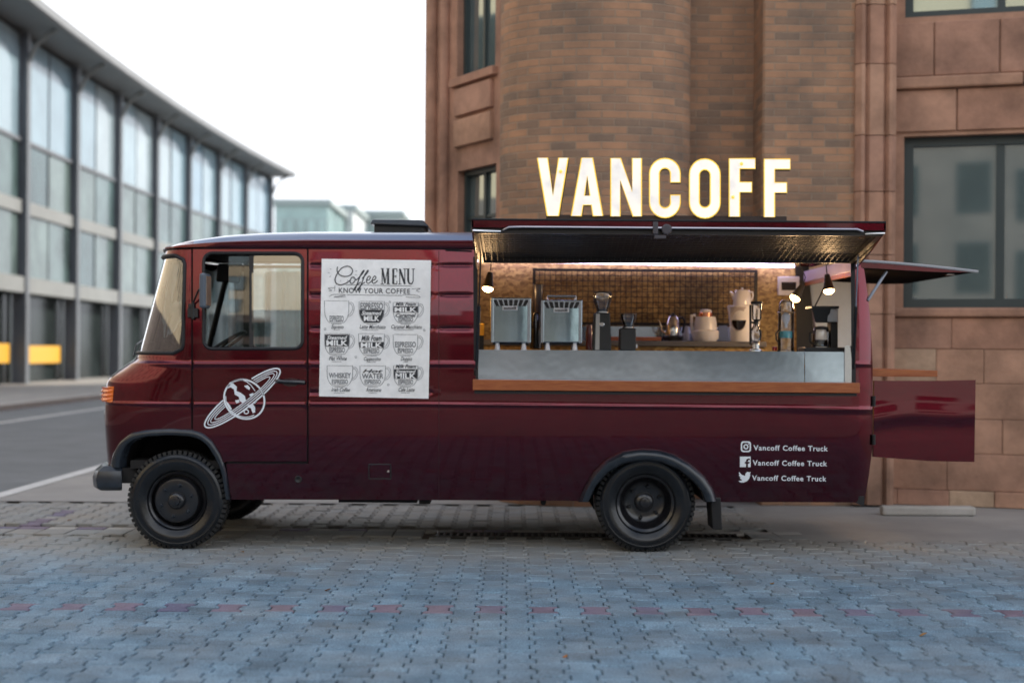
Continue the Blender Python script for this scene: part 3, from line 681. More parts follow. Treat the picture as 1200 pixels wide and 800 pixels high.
# ---------------------------------------------------------------- far buildings at the end of the street
FARM = mat('pale_far_wall', (0.62, 0.66, 0.66), rough=0.8, var=0.06); FGLASS = mat('teal_far_glass', (0.26, 0.39, 0.38), rough=0.15, spec=0.8, var=0.25, vscale=0.2)
FGREY = mat('grey_far_wall', (0.30, 0.36, 0.36), rough=0.7)
def far_block(name, label, pa, pb, ptop, y, m, rows, cols, gm, dep=18):
    a, b = at(pa, ptop, y), at(pb, ptop, y); t = thing(name, label, 'building', ((a.x+b.x)/2, y, 0), None)
    MB().box((a.x, y, -0.05), (b.x, y+dep, a.z)).build('wall', m, t)
    MB().box((a.x-0.4, y-0.4, a.z), (b.x+0.4, y+dep, a.z+0.6)).build('roof', FGREY, t)
    w = (b.x-a.x)/cols; h = 3.4
    for r_ in range(rows):
        for c in range(cols):
            z = a.z-1.0-h*(r_+0.9)
            if z < 0.5: continue
            x = a.x+w*c+w*0.1
            f = MB().box((x, y-0.10, z), (x+w*0.8, y+0.02, z+h*0.78)).build('window', FGREY, t)
            MB().box((x+0.12, y-0.14, z+0.12), (x+w*0.8-0.12, y-0.08, z+h*0.78-0.12)).build('pane', gm, f)
    return t
far_block('office_block', 'far teal glass office block at the end of the street', 322, 384, 240, 135, FGLASS, 6, 5, FGLASS)
far_block('white_office_block', 'far pale office block beside the teal glass one', 384, 414, 246, 150, FARM, 6, 3, FARM)
far_block('low_grey_block', 'far low grey building with green glazing beside the brick building', 411, 470, 252, 165, FGREY, 6, 5, FGLASS)

# ---------------------------------------------------------------- cream building across the square (its upper floors show in the truck's glass)
CRE = mat('cream_render', (0.66, 0.55, 0.38), col2=(0.74, 0.63, 0.46), rough=0.8, vscale=0.4)
CB = thing('cream_building', 'tall cream rendered building rising behind the granite arcade across the square', 'building', (-20, -52, 0))
MB().box((-44, -66, 0), (-4.6, -52, 25)).build('wall', CRE, CB)
MB().box((-44.5, -66, 25), (-4.2, -51.4, 25.7)).build('cornice', CRE, CB)
for i in range(9):
    for z in (12.8, 16.6, 20.6):
        x = -43+i*4.2
        f = MB().box((x, -52.05, z), (x+1.3, -51.92, z+2.3)).build('window', WINF, CB)
        MB().box((x+0.1, -51.93, z+0.1), (x+1.2, -51.9, z+2.2)).build('pane', WPANE, f)
DG = mat('dark_granite', (0.15, 0.125, 0.115), rough=0.5, var=0.25, vscale=0.5)
SB = thing('pale_stone_building', 'pale grey stone building with rows of windows facing the brick building', 'building', (25, -39, 0))
SBM = mat('pale_grey_stone', (0.46, 0.47, 0.45), rough=0.8, var=0.08, vscale=0.5)
MB().box((10.5, -41.9, 0), (44, -38.5, 15)).build('wall', SBM, SB)
MB().box((10.2, -41.9, 15), (44.4, -38.1, 15.6)).build('cornice', SBM, SB)
for i in range(11):
    for z in (1.2, 5.2, 9.0, 12.3):
        x = 11.4+i*3.0
        f = MB().box((x, -38.52, z), (x+1.4, -38.40, z+2.2)).build('window', WINF, SB)
        MB().box((x+0.1, -38.41, z+0.1), (x+1.3, -38.38, z+2.1)).build('pane', GDARK, f)
LC = thing('cream_corner_building', 'cream rendered building with dark ground floor beyond the road beside the truck cab', 'building', (-24, -6, 0))
MB().box((-38, -36, 6.0), (-22, 22, 19)).build('wall', CRE, LC)
MB().box((-38, -36, 0.1), (-21.8, 22, 6.0)).build('ground_floor', DG, LC)
for i in range(13):
    for z in (8.8, 12.2, 15.6):
        y = -34+i*4.2
        f = MB().box((-22.05, y, z), (-21.92, y+1.2, z+2.2)).build('window', WINF, LC)
        MB().box((-21.93, y+0.1, z+0.1), (-21.9, y+1.1, z+2.1)).build('pane', GDARK, f)
AB = thing('granite_arcade', 'long granite arcade building with rows of dark windows facing the truck across the square', 'building', (0, -42, 0))
MB().box((-60, -50, 0), (50, -42, 10.4)).build('wall', DG, AB)
for k in range(14): MB().box((-58+k*8, -49, 10.4), (-58+k*8+random.uniform(3, 6.5), -42.5, 10.4+random.uniform(0.5, 1.9))).build('parapet', DG, AB)
for i in range(22):
    for z in (0.8, 3.9, 7.2):
        x = -32+i*2.7+(0.3 if i % 3 == 0 else 0)
        f = MB().box((x, -42.05, z), (x+1.4, -41.92, z+2.1)).build('window', WINF, AB)
        MB().box((x+0.1, -41.93, z+0.1), (x+1.3, -41.9, z+2.0)).build('pane', GDARK, f)

# ================================================================ THE TRUCK
W = 2.10; YC = W/2
TRUCK = thing('coffee_truck', 'glossy maroon vintage box van turned coffee truck with open serving hatch', 'truck', (0, YC, 0))
def sm(a, b, x):
    t = np.clip((x-a)/(b-a), 0, 1); return t*t*(3-2*t)
RIBS = [(311, 364, 507), (346, 364, 507), (385, 364, 507), (311, 517, 552), (346, 517, 552), (385, 517, 552), (460, 364, 507)]
def S0(px, py):
    t = max((434-py)/146.0, 0.0); y = 0.088*min(t, 1.15)**1.75
    if py > 473: y += 0.042*((py-473)/112.0)**2
    if px > 996: y += 0.085*((px-996)/27.0)**2.4
    return y
def S(px, py):
    y = S0(px, py)
    y -= 0.007*math.exp(-((py-426.5)/2.3)**2)
    y -= 0.0055*math.exp(-((py-473.5-(0.011*max(px-500, 0)))/1.7)**2)
    for (p0, a, b) in RIBS:
        if a-4 < px < b+4 and abs(py-p0) < 9: y += 0.010*float(sm(a-3, a+3, px)*(1-sm(b-3, b+3, px)))*math.exp(-((py-p0)/2.1)**2)
    return y
def side(px, py, off=0.0): return tuple(at(px, py, S(px, py)-off))
def side0(px, py, off=0.0): return tuple(at(px, py, S0(px, py)-off))
ROWS = [p+d for p in (426.5, 473.5, 311, 346, 385, 460) for d in (-5, -3.2, -2, -1, 0, 1, 2, 3.2, 5)]

# --- nose: plan curve sweeps from the door edge (px 224) round the front
SIL = [(285, 199), (291, 194), (297, 191.5), (417, 160.5), (421, 157.5), (428, 148), (436, 137), (443, 128.5), (449, 125.0), (458, 123.6), (475, 122.6), (500, 122.4), (530, 124.5), (552, 126.5)]
def lerp_tab(tab, v):
    if v <= tab[0][0]: return tab[0][1]
    for (a, b), (c, d) in zip(tab, tab[1:]):
        if v <= c: return b+(d-b)*(v-a)/(c-a)
    return tab[-1][1]
XD = 224.0
PLAN = {}
def plan_raw(xd, xf, y0, b, n, z):
    a = xd-xf; P = []
    for k in range(49):
        th = math.pi/2*k/48; P.append((xd-a*math.sin(th)**(2/n), y0+b*(1-math.cos(th)**(2/n))))
    # even spacing near ends comes from re-sampling by length below
    for k in range(1, 9):
        t = k/8; P.append((xf-0.035*math.sin(t*math.pi/2), y0+b+(YC-y0-b)*t))
    return P
def plan(py):
    key = round(py*2)/2
    if key in PLAN: return PLAN[key]
    y0 = S(XD, key); d = at(XD, key, y0); z = d.z
    n = lerp_tab([(300, 2.25), (415, 2.3), (440, 2.6), (480, 3.0)], key); b = lerp_tab([(300, 0.52), (415, 0.52), (450, 0.40), (500, 0.36)], key)
    tgt = lerp_tab(SIL, key); xf = at(tgt, key, 0.25).x
    for _ in range(6):
        P = plan_raw(d.x, xf, y0, b, n, z); mn = min(proj((x, y, z))[0] for x, y in P); xf += (tgt-mn)*mpp(0.25)
    P = plan_raw(d.x, xf, y0, b, n, z); L = [0.0]
    for p, q in zip(P, P[1:]): L.append(L[-1]+math.dist(p, q))
    PLAN[key] = (np.array(P), np.array(L)/L[-1], z); return PLAN[key]
def nose1(t, key):
    P, L, z = plan(key); mir = t > 1
    if mir: t = 2-t
    if t < 0:      # run straight on behind the door edge
        x = P[0][0]-t*1.6; y = P[0][1]
    else: x = float(np.interp(t, L, P[:, 0])); y = float(np.interp(t, L, P[:, 1]))
    return Vector((x, W-y if mir else y, z))
def nose(t, py):
    lo = math.floor(py*2)/2; f = (py-lo)*2
    return tuple(nose1(t, lo)*(1-f)+nose1(t, lo+0.5)*f) if f > 1e-6 else tuple(nose1(t, lo))
def nose_t(px, py):
    lo, hi = 0.0, 1.0; P, L, z = plan(py); q = [proj((x, y, z))[0] for x, y in P]; k = int(np.argmin(q))
    if px <= q[k]: return float(L[k])
    return float(np.interp(-px, [-v for v in q[:k+1]], L[:k+1]))
def on_body(px, py, off=0.0):
    if px >= XD: return side0(px, py, off)
    t = nose_t(px, py); p = Vector(nose(t, py)); a = Vector(nose(t+0.01, py)); b = Vector(nose(max(t-0.01, 0), py))
    d = (a-b).normalized(); n = Vector((d.y, -d.x, 0)); n = n if n.y < 0 or n.x < 0 else -n
    if n.dot(p-Vector((at(XD, py).x+0.2, YC, p.z))) < 0: n = -n
    return tuple(p+n*off)
front_out = lambda p: (-1.0 if p[0] < -2.7 else -0.3, -1.0 if p[1] < YC else 1.0, 0.0)
ARCHF_OUT = [(131, 549), (132, 540), (135, 530), (141, 519), (153, 508), (172, 503.5), (200, 501.8), (225, 503), (238.5, 507), (249.5, 517), (258, 531), (263, 543), (266, 555), (270, 585)]
ARCHF_IN = [(142, 549), (142.5, 540), (146, 529), (151, 520.5), (160, 515), (174, 511.5), (200, 509.8), (222, 511), (233, 514), (243, 522), (251, 534.5), (256.5, 545.5), (260, 557), (264, 585)]
ARCHR_OUT = [(678, 588), (683, 574), (694, 554), (710, 538), (730, 528), (750, 525), (772, 526), (790, 531), (810, 543), (826, 557), (836, 572), (841, 587)]
ARCHR_IN = [(690, 588), (698, 570), (712, 554), (730, 543.5), (752, 539.5), (776, 542), (796, 551), (812, 564), (822, 576), (826, 588)]
def mid(A, B, t=0.55): return [(a[0]*(1-t)+b[0]*t, a[1]*(1-t)+b[1]*t) for a, b in zip(A, B)]
FMID = mid(ARCHF_OUT, ARCHF_IN)
# front cowl in (t, py)
left = [(0.0, 292.5)] + [(0.0, y) for y in (330, 370, 410, 450, 490)] + [(0.0, FMID[7][1])]
arch = [(nose_t(px, py), py) for px, py in reversed(FMID[:7])]
half = left+arch
cowl = half+[(2-t, p) for t, p in reversed(half)]
# windscreen outline
edge = []
for py in np.linspace(299, 414, 24):
    r_ = 11; px = 216.5-0.02*(py-299)
    dy = max(0, r_-(py-299), r_-(414-py)); px -= r_-math.sqrt(max(r_*r_-dy*dy, 0))
    edge.append((nose_t(px, float(py)), float(py)))
ws = edge+[(2-t, p) for t, p in reversed(edge)]
def sc_(lp, k): return [(t*k, p) for t, p in lp]
K = 160.0    # stretch t so that both axes are of like size
nm = lambda u, v: nose(u/K, v)
panel('front_cowl', sc_(cowl, K), [sc_(ws, K)], nm, PAINT, TRUCK, step=(5, 5), rows=[r for r in ROWS if 415 < r < 480], thick=0.02, out_hint=front_out, eps=0.6)
def inset(t, v, d=0.010):
    p = Vector(nm(t, v)); c = Vector((at(260, 400).x, YC, p.z)); return tuple(p+(c-p).normalized()*d)
scr = panel('windscreen', sc_(ws, K), [], lambda u, v: inset(u, v, 0.012), PANE, TRUCK, step=(6, 6), thick=0.005, out_hint=front_out, eps=0.6)
MB().tube([inset(t, v, -0.002) for t, v in densify(sc_(ws, K), 3)], 0.0145, 8, closed=True).build('windscreen_seal', SEAL, TRUCK, smooth=True)
# wipers at the foot of the screen, seen edge on through the glass
for t in (0.45, 0.62):
    a, b, c = Vector(nose(t, 418)), Vector(nose(t+0.08, 404)), Vector(nose(t+0.26, 398))
    MB().tube([a+Vector((-0.02, -0.01, 0)), b+Vector((-0.03, -0.01, 0)), c+Vector((-0.03, -0.01, 0))], 0.007, 6).build('wiper', BLACK, TRUCK)

# --- door
door = [(226, 292), (359.6, 292), (359.6, 540.5), (264.5, 540.5)]+[p for p in reversed(mid(ARCHF_OUT, ARCHF_IN, 0.35)[8:12])]+[(226, 505.5)]
dwin = rrect(238.5, 296.5, 354.5, 408.5, 10)
DOOR = panel('door', door, [dwin], side, PAINT, TRUCK, step=(6, 6), rows=ROWS, thick=0.025)
MB().tube([side0(a, b, 0.004) for a, b in densify(dwin, 3)], 0.013, 8, closed=True).build('window_seal', SEAL, DOOR, smooth=True)
g = MB(); g.hexa([side0(292, 297, -0.006), side0(297, 297, -0.006), side0(297, 297, -0.03), side0(292, 297, -0.03), side0(292, 408, -0.006), side0(297, 408, -0.006), side0(297, 408, -0.03), side0(292, 408, -0.03)])
g.build('window_divider', SEAL, DOOR)
panel('sliding_pane', rrect(295, 297.5, 353.5, 407.5, 9), [], lambda a, b: side0(a, b, -0.012), PANE, DOOR, step=(12, 12), thick=0.005)
panel('front_pane', [(268, 298), (293, 298), (293, 407), (268, 407)], [], lambda a, b: side0(a, b, -0.024), CLEAR, DOOR, step=(12, 12), thick=0.004)
# dark gap seams behind the panel edges
def seam(pts, w=0.012, parent=TRUCK):
    MB().tube([side0(a, b, -0.022) for a, b in densify(pts, 12)[:-1]] if len(pts) > 2 else [side0(pts[0][0]+(pts[1][0]-pts[0][0])*k/12, pts[0][1]+(pts[1][1]-pts[0][1])*k/12, -0.022) for k in range(13)], w, 6).build('seam_rubber', SEAL, parent)
seam([(225, 292), (225, 503)]); seam([(360.5, 292), (360.5, 541)]); seam([(266, 541.7), (360, 541.7)])
# handle in its dish, hinge, mirror
h = MB()
h.tube([side0(324, 446.5, 0.004), side0(326, 446.5, 0.03), side0(333, 447, 0.034), side0(348, 447.5, 0.034), side0(356, 448, 0.028), side0(357, 448.3, 0.002)], [0.014, 0.017, 0.017, 0.018, 0.018, 0.014], 8)
h.build('handle', BLACKG, DOOR, smooth=True)
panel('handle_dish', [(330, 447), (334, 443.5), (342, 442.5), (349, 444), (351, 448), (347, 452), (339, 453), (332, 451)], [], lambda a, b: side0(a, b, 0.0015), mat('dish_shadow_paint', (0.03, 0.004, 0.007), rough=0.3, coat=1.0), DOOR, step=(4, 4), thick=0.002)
hh = MB()
for (a, b, c, d) in ((220.5, 356, 225, 361), (219.5, 361, 232, 372)):
    hh.hexa([side0(a, b, 0.03), side0(c, b, 0.03), side0(c, b, -0.004), side0(a, b, -0.004), side0(a, d, 0.03), side0(c, d, 0.03), side0(c, d, -0.004), side0(a, d, -0.004)])
hh.cyl(side0(226, 354, 0.028), side0(226, 374, 0.028), 0.011, n=10); hh.build('hinge', BLACK, DOOR, bevel=0.004)
mr_ = MB(); mr_.tube([side0(226, 356, 0.02), side0(229, 348, 0.07), side0(233, 339, 0.16), side0(238, 338, 0.20)], 0.007, 8); MR = mr_.build('mirror_arm', BLACK, TRUCK, smooth=True)
a, b = at(234.5, 320, -0.25), at(242, 361, -0.25)
MB().box((a.x, -0.29, b.z), (b.x, -0.10, a.z)).build('mirror_housing', mat('grey_mirror_shell', (0.09, 0.11, 0.14), rough=0.35), MR, bevel=0.018)
MB().box((b.x, -0.275, b.z+0.02), (b.x+0.004, -0.115, a.z-0.02)).build('mirror_glass', CHROME, MR)

# --- long body side with hatch opening
OPEN = [(559, 301), (999, 303), (1001, 459), (557, 457)]
body = [(361.6, 292), (700, 293.5), (1009, 297), (1013, 318), (1017, 345), (1020.5, 380), (1022.8, 430), (1023, 520), (1018.5, 556), (1013, 588.5), (930, 588), (842, 588)]
body += list(reversed(mid(ARCHR_OUT, ARCHR_IN, 0.4)))+[(672, 586.5), (480, 585.5), (271, 585)]
body += [(267.5, 565), (265.0, 543.2), (361.6, 543.2)]
panel('body_side', body, [OPEN], side, PAINT, TRUCK, step=(8, 6), rows=ROWS, thick=0.03)
seam([(514.5, 296), (514.5, 586)], 0.004)
fl = MB(); 
for a, b in (((514.4, 293), (514.4, 470)), ((361, 588), (361, 588))):
    pass
fl.tube([side(514.3, y, -0.0015) for y in range(294, 584, 6)], 0.0028, 5).build('panel_joint', mat('joint_dark', (0.02, 0.003, 0.005), rough=0.5), TRUCK)
# vent slot, fuel flap, plug
MB().tube([side0(522, 293.2, 0.001), side0(553, 294.5, 0.001)], 0.007, 6).build('vent_slot', SEAL, TRUCK)
FF = panel('fuel_flap', [(433, 544.5), (457, 544.5), (457, 560), (433, 560)], [], lambda a, b: side0(a, b, 0.004), PAINT, TRUCK, step=(8, 8), thick=0.004)
ed = MB()
ed.tube([side0(a, b, 0.001) for a, b in densify([(432.3, 543.8), (457.7, 543.8), (457.7, 560.7), (432.3, 560.7)], 4)], 0.0055, 5, closed=True); ed.build('flap_edge', SEAL, FF)
MB().cyl(side0(455, 552, 0.002), side0(455, 552, 0.014), 0.009, n=10).build('flap_catch', CHROME, FF)
c = Vector(side0(349.5, 561.5)); MB().lathe(c, [(0.026, 0.012), (0.028, -0.004), (0.022, -0.01), (0.014, -0.006), (0.006, -0.002)], 16, 'y').build('sill_plug', BLACK, TRUCK, smooth=True)

# --- far side of the body: windows in the cab, wheel arches
def far(px, py, off=0.0):
    p = at(px, py, S0(px, py)); return (p.x, W-p.y+off, p.z)
fbody = [(224, 292), (700, 293.5), (1009, 297), (1020.5, 380), (1023, 520), (1013, 588), (842, 588)]+list(reversed(ARCHR_OUT))+[(672, 586.5), (271, 585)]+list(reversed(ARCHF_OUT[7:]))
panel('far_body_side', fbody, [rrect(238.5, 296.5, 354.5, 408.5, 10)], far, PAINT, TRUCK, step=(14, 12), thick=0.03, out_hint=(0, 1, 0))
panel('far_door_pane', rrect(238.5, 296.5, 354.5, 408.5, 10), [], lambda a, b: far(a, b, -0.012), PANE, TRUCK, step=(14, 14), thick=0.005, out_hint=(0, 1, 0))
q = lambda a, b: (at(a, b).x, W-0.10, at(a, b).z)
# --- roof: cross sections from the visor to the tail
ZR = lerp_tab
def roof_sections():
    secs = []
    for px in [186, 188, 190, 193, 197, 202, 208, 216, 226, 240, 258, 280, 310, 360, 420, 500, 560, 640, 760, 880, 960, 1000, 1009, 1013]:
        edge_py = lerp_tab([(186, 296.5), (190, 293.5), (197, 291.8), (210, 290.8), (240, 290.5), (360, 290.5), (700, 292), (1013, 296)], px)
        top_py = lerp_tab([(186, 295), (190, 291.5), (197, 288), (205, 285), (225, 280.5), (260, 275.5), (300, 272.5), (360, 271), (560, 271.5), (960, 276), (1000, 279), (1013, 286)], px)
        # half width follows the nose plan
        if px < XD+2:
            P, L, z = plan(297); xw = at(px, 291, 0.3 if px < 200 else 0.1).x
            yy = float(np.interp(-xw, [-v for v in P[:, 0]], P[:, 1])) if xw > P[:, 0].min() else YC-0.35
            y0 = yy-0.010
        else: y0 = S0(max(px, 300), 292)-0.010; xw = at(px, 291, y0).x
        ze = at(px, edge_py, y0).z; zt = at(px, top_py, y0+0.12).z; h_ = zt-ze
        hw = YC-y0
        rows = [(-0.0, 0.0), (-0.008, 0.10), (-0.006, 0.40), (0.004, 0.46), (0.012, 0.50), (0.035, 0.70), (0.075, 0.86), (0.13, 0.965), (0.22, 1.03), (0.40, 1.10), (0.70, 1.17)]
        L_ = [(xw, y0+a*min(1, hw/0.8), ze+h_*b) for a, b in rows]+[(xw, YC, ze+h_*1.20)]
        secs.append([(xw, y0+0.03, ze)]+L_+[(x, W-y, z) for x, y, z in reversed(L_[:-1])]+[(xw, W-y0-0.03, ze)])
    return secs
RS = roof_sections(); n = len(RS[0])
V = [p for s_ in RS for p in s_]; F = [(k*n+j, k*n+j+1, (k+1)*n+j+1, (k+1)*n+j) for k in range(len(RS)-1) for j in range(n-1)]
F += [tuple(range(n-1, -1, -1)), tuple(range((len(RS)-1)*n, len(RS)*n))]
ridx = [0 if (j < 4 or j > n-6) else 1 for k in range(len(RS)-1) for j in range(n-1)]+[0, 0]
for k in range(8):          # the visor over the windscreen is maroon all the way up
    for j in range(n-1): ridx[k*(n-1)+j] = 0
mk('roof', V, F, [PAINT, ROOFP], TRUCK, smooth=True, idx=ridx, ang=42)
# rain gutter lip and dark seam below it
MB().tube([side0(px, lerp_tab([(206, 291.3), (240, 290.9), (360, 290.9), (700, 292.4), (1008, 296.2)], px), -0.006) for px in range(226, 1008, 14)], 0.0065, 6).build('roof_seam', SEAL, TRUCK)
g = MB(); a, b = at(436, 268, 0.55), at(500, 268, 0.55); z0 = at(470, 271, 0.3).z+0.02; z1 = at(470, 259.5, 0.45).z
g.hexa([(a.x+0.03, 0.40, z0-0.06), (b.x, 0.40, z0-0.06), (b.x, 0.95, z0-0.06), (a.x+0.03, 0.95, z0-0.06), (a.x+0.03, 0.40, z1-0.025), (b.x-0.02, 0.40, z1-0.025), (b.x-0.02, 0.95, z1-0.025), (a.x+0.03, 0.95, z1-0.025)])
RV = g.build('roof_vent', BLACK, TRUCK, bevel=0.01)
g = MB(); g.hexa([(a.x, 0.36, z1-0.03), (b.x+0.03, 0.36, z1-0.045), (b.x+0.03, 0.99, z1-0.045), (a.x, 0.99, z1-0.03), (a.x+0.02, 0.38, z1+0.01), (b.x-0.02, 0.38, z1+0.008), (b.x-0.02, 0.97, z1+0.008), (a.x+0.02, 0.97, z1+0.01)])
g.build('vent_lid', PLAST, RV, bevel=0.012)

# --- wheel arch flares and liners
def flare(name, OUT, IN, out_off, wide):
    O, I = [], []
    for A, B in ((OUT, O), (IN, I)):
        # resample
        d = [0]
        for p, q_ in zip(A, A[1:]): d.append(d[-1]+math.dist(p, q_))
        for k in range(41):
            s_ = d[-1]*k/40; B.append((float(np.interp(s_, d, [p[0] for p in A])), float(np.interp(s_, d, [p[1] for p in A]))))
    V = []; prof = [(0.0, -0.004), (0.0, 0.010), (0.10, 0.6*out_off), (0.35, out_off*0.95), (0.72, out_off), (0.93, out_off*0.86), (1.0, out_off*0.55), (1.0, -0.06)]
    for o_, i_ in zip(O, I):
        for t, off in prof: V.append(on_body(o_[0]+(i_[0]-o_[0])*t, o_[1]+(i_[1]-o_[1])*t, off))
    n = len(prof); F = [(k*n+j, (k+1)*n+j, (k+1)*n+j+1, k*n+j+1) for k in range(40) for j in range(n-1)]+[tuple(range(n)), tuple(range(41*n-1, 40*n-1, -1))]
    mk(name, V, F, PLAST, TRUCK, smooth=True, ang=50)
    # liner: dark tunnel running inwards
    V = []; 
    for i_ in I:
        p = Vector(on_body(i_[0], i_[1], 0.0)); V += [tuple(p+Vector((0, 0.015, 0))), (p.x, 0.62, p.z)]
    c = Vector(V[len(V)//2]); F = [(2*k, 2*k+1, 2*k+3, 2*k+2) for k in range(40)]
    F.append(tuple(2*k+1 for k in range(41)))
    mk('wheel_arch_liner', V, F, UNDER, TRUCK)
flare('front_wheel_flare', ARCHF_OUT, ARCHF_IN, 0.035, 0)
flare('rear_wheel_flare', ARCHR_OUT, ARCHR_IN, 0.085, 0)
# --- wheels
WR = 0.372
def wheel(px, y_out, rear=False, far_side=False):
    cx = at(px, 589, 0.1).x; c = (cx, y_out, WR-0.008); sg = -1 if far_side else 1
    def L(mb, prof, n=56, cap=False): mb.lathe(c, [(r, sg*h) for r, h in prof], n, 'y', cap); return mb
    w = 0.185
    rim = MB()
    if rear: rp = [(0.222, 0.000), (0.226, 0.012), (0.212, 0.020), (0.196, 0.030), (0.188, 0.055), (0.180, 0.075), (0.172, 0.090), (0.165, 0.125), (0.150, 0.140), (0.110, 0.150), (0.075, 0.150), (0.070, 0.135), (0.068, 0.10), (0.052, 0.088), (0.040, 0.085), (0.036, 0.065), (0.012, 0.060)]
    else: rp = [(0.222, 0.000), (0.226, 0.012), (0.212, 0.020), (0.196, 0.032), (0.188, 0.070), (0.178, 0.075), (0.172, 0.060), (0.170, 0.012), (0.160, -0.004), (0.130, -0.010), (0.085, -0.004), (0.066, -0.002), (0.060, -0.030), (0.048, -0.040), (0.036, -0.042), (0.032, -0.058), (0.010, -0.062)]
    L(rim, rp+[(0.0005, rp[-1][1])]); rm = rim.build('wheel', RIMM, TRUCK, smooth=True, ang=40)
    ty = MB(); L(ty, [(0.200, 0.05), (0.220, 0.008), (0.232, -0.004), (0.262, -0.012), (0.268, -0.016), (0.300, -0.018), (0.318, -0.012), (0.322, -0.014), (0.340, -0.006), (0.353, 0.008), (0.360, 0.022), (0.364, 0.045), (0.364, w-0.045), (0.360, w-0.022), (0.340, w+0.006), (0.300, w+0.016), (0.232, w+0.004), (0.200, w-0.05)], 72)
    flat = MB(); 
    for v in ty.v: v.z = max(v.z, 0.004)          # the tyre sits flat on its contact patch
    T = ty.build('tyre', RUBBER, rm, smooth=True, ang=50)
    tr = MB(); NB = 58
    for k in range(NB):
        a0 = 2*math.pi*k/NB; 
        for (ya, yb, sh, r1) in ((-0.001, 0.050, 0.0, 0.374), (0.058, 0.088, 0.5, 0.374), (w-0.088, w-0.058, 0.0, 0.374), (w-0.05, w+0.001, 0.5, 0.374)):
            a = a0+sh*2*math.pi/NB; da = 2*math.pi/NB*0.31; P = []
            for r_, yk in ((0.345, 0), (r1, 1)):
                for aa, yy in ((a-da, ya), (a+da, ya), (a+da, yb), (a-da, yb)):
                    yq = yy+(0.012 if (yk and ya < 0) else 0)-(0.012 if (yk and yb > w) else 0)
                    P.append((c[0]+r_*math.cos(aa), c[1]+sg*yq, max(c[2]+r_*math.sin(aa), 0.0)))
            tr.hexa(P)
    tr.build('tread', TREAD, T)
    yn = 0.140 if rear else -0.006
    for k in range(6):
        a = R(60*k+18); p = (c[0]+0.118*math.cos(a), c[1]+sg*yn, c[2]+0.118*math.sin(a))
        MB().lathe(p, [(0.017, sg*0.008), (0.015, -sg*0.010), (0.009, -sg*0.016), (0.007, -sg*0.028)], 6, 'y').build('wheel_nut', RIMM if rear else PLAST, rm)
    return rm
wheel(209.5, 0.035); wheel(756, 0.045, rear=True)
wheel(209.5, W-0.035, far_side=True); wheel(756, W-0.045, rear=True, far_side=True)
for y in (0.30, W-0.49): MB().lathe((at(756, 589, 0.1).x, y, WR-0.008), [(0.2, 0.05), (0.24, 0.0), (0.30, -0.01), (0.35, 0.01), (0.372, 0.04), (0.372, 0.14), (0.35, 0.18), (0.24, 0.19), (0.2, 0.14)], 40, 'y').build('inner_rear_tyre', RUBBER, TRUCK, smooth=True)
# --- chassis, floor, mud flap, bumper, indicator, lamps
u = MB(); xf, xr = at(150, 580).x, at(1005, 580).x
u.box((xf, 0.06, 0.60), (xr, W-0.06, 0.66))
for y in (0.55, 1.35): u.box((xf+0.1, y, 0.44), (xr-0.1, y+0.14, 0.60))
u.cyl((at(756, 589).x, 0.3, WR), (at(756, 589).x, W-0.3, WR), 0.07); u.lathe((at(756, 589).x, YC, WR), [(0.06, -0.2), (0.17, -0.1), (0.19, 0), (0.17, 0.1), (0.06, 0.2)], 20, 'y')
u.cyl((at(209, 589).x, 0.2, WR-0.05), (at(209, 589).x, W-0.2, WR-0.05), 0.05)
u.box((at(392, 590).x, 0.25, 0.335), (at(486, 590).x, 0.75, 0.56)); u.box((at(545, 590).x, 1.2, 0.40), (at(640, 590).x, 1.8, 0.58))
u.cyl((at(380, 587).x, 0.95, 0.40), (at(700, 587).x, 0.95, 0.42), 0.035); u.cyl((at(637, 591).x, 0.10, 0.362), (at(637, 591).x, 0.3, 0.40), 0.022)
u.box((at(490, 590).x, 0.10, 0.345), (at(503, 590).x, 0.3, 0.42))
u.build('chassis', UNDER, TRUCK)
a, b = at(831, 586, 0.10), at(845, 619, 0.10); MB().hexa([(a.x+0.02, 0.03, b.z), (b.x, 0.03, b.z), (b.x, 0.30, b.z), (a.x+0.02, 0.30, b.z), (a.x, 0.02, a.z+0.03), (b.x-0.015, 0.02, a.z+0.03), (b.x-0.015, 0.30, a.z+0.03), (a.x, 0.30, a.z+0.03)]).build('mud_flap', BLACK, TRUCK, bevel=0.008)
g = MB(); a = [at(985, 581, 0.05), at(1013, 581, 0.05), at(1013, 593.5, 0.05)]
g.add([tuple(p) for p in a]+[(p.x, 0.25, p.z) for p in a], [(0, 1, 2)[::-1], (3, 4, 5), (0, 1, 4, 3), (1, 2, 5, 4), (2, 0, 3, 5)]); g.build('rear_skid_corner', BLACK, TRUCK)
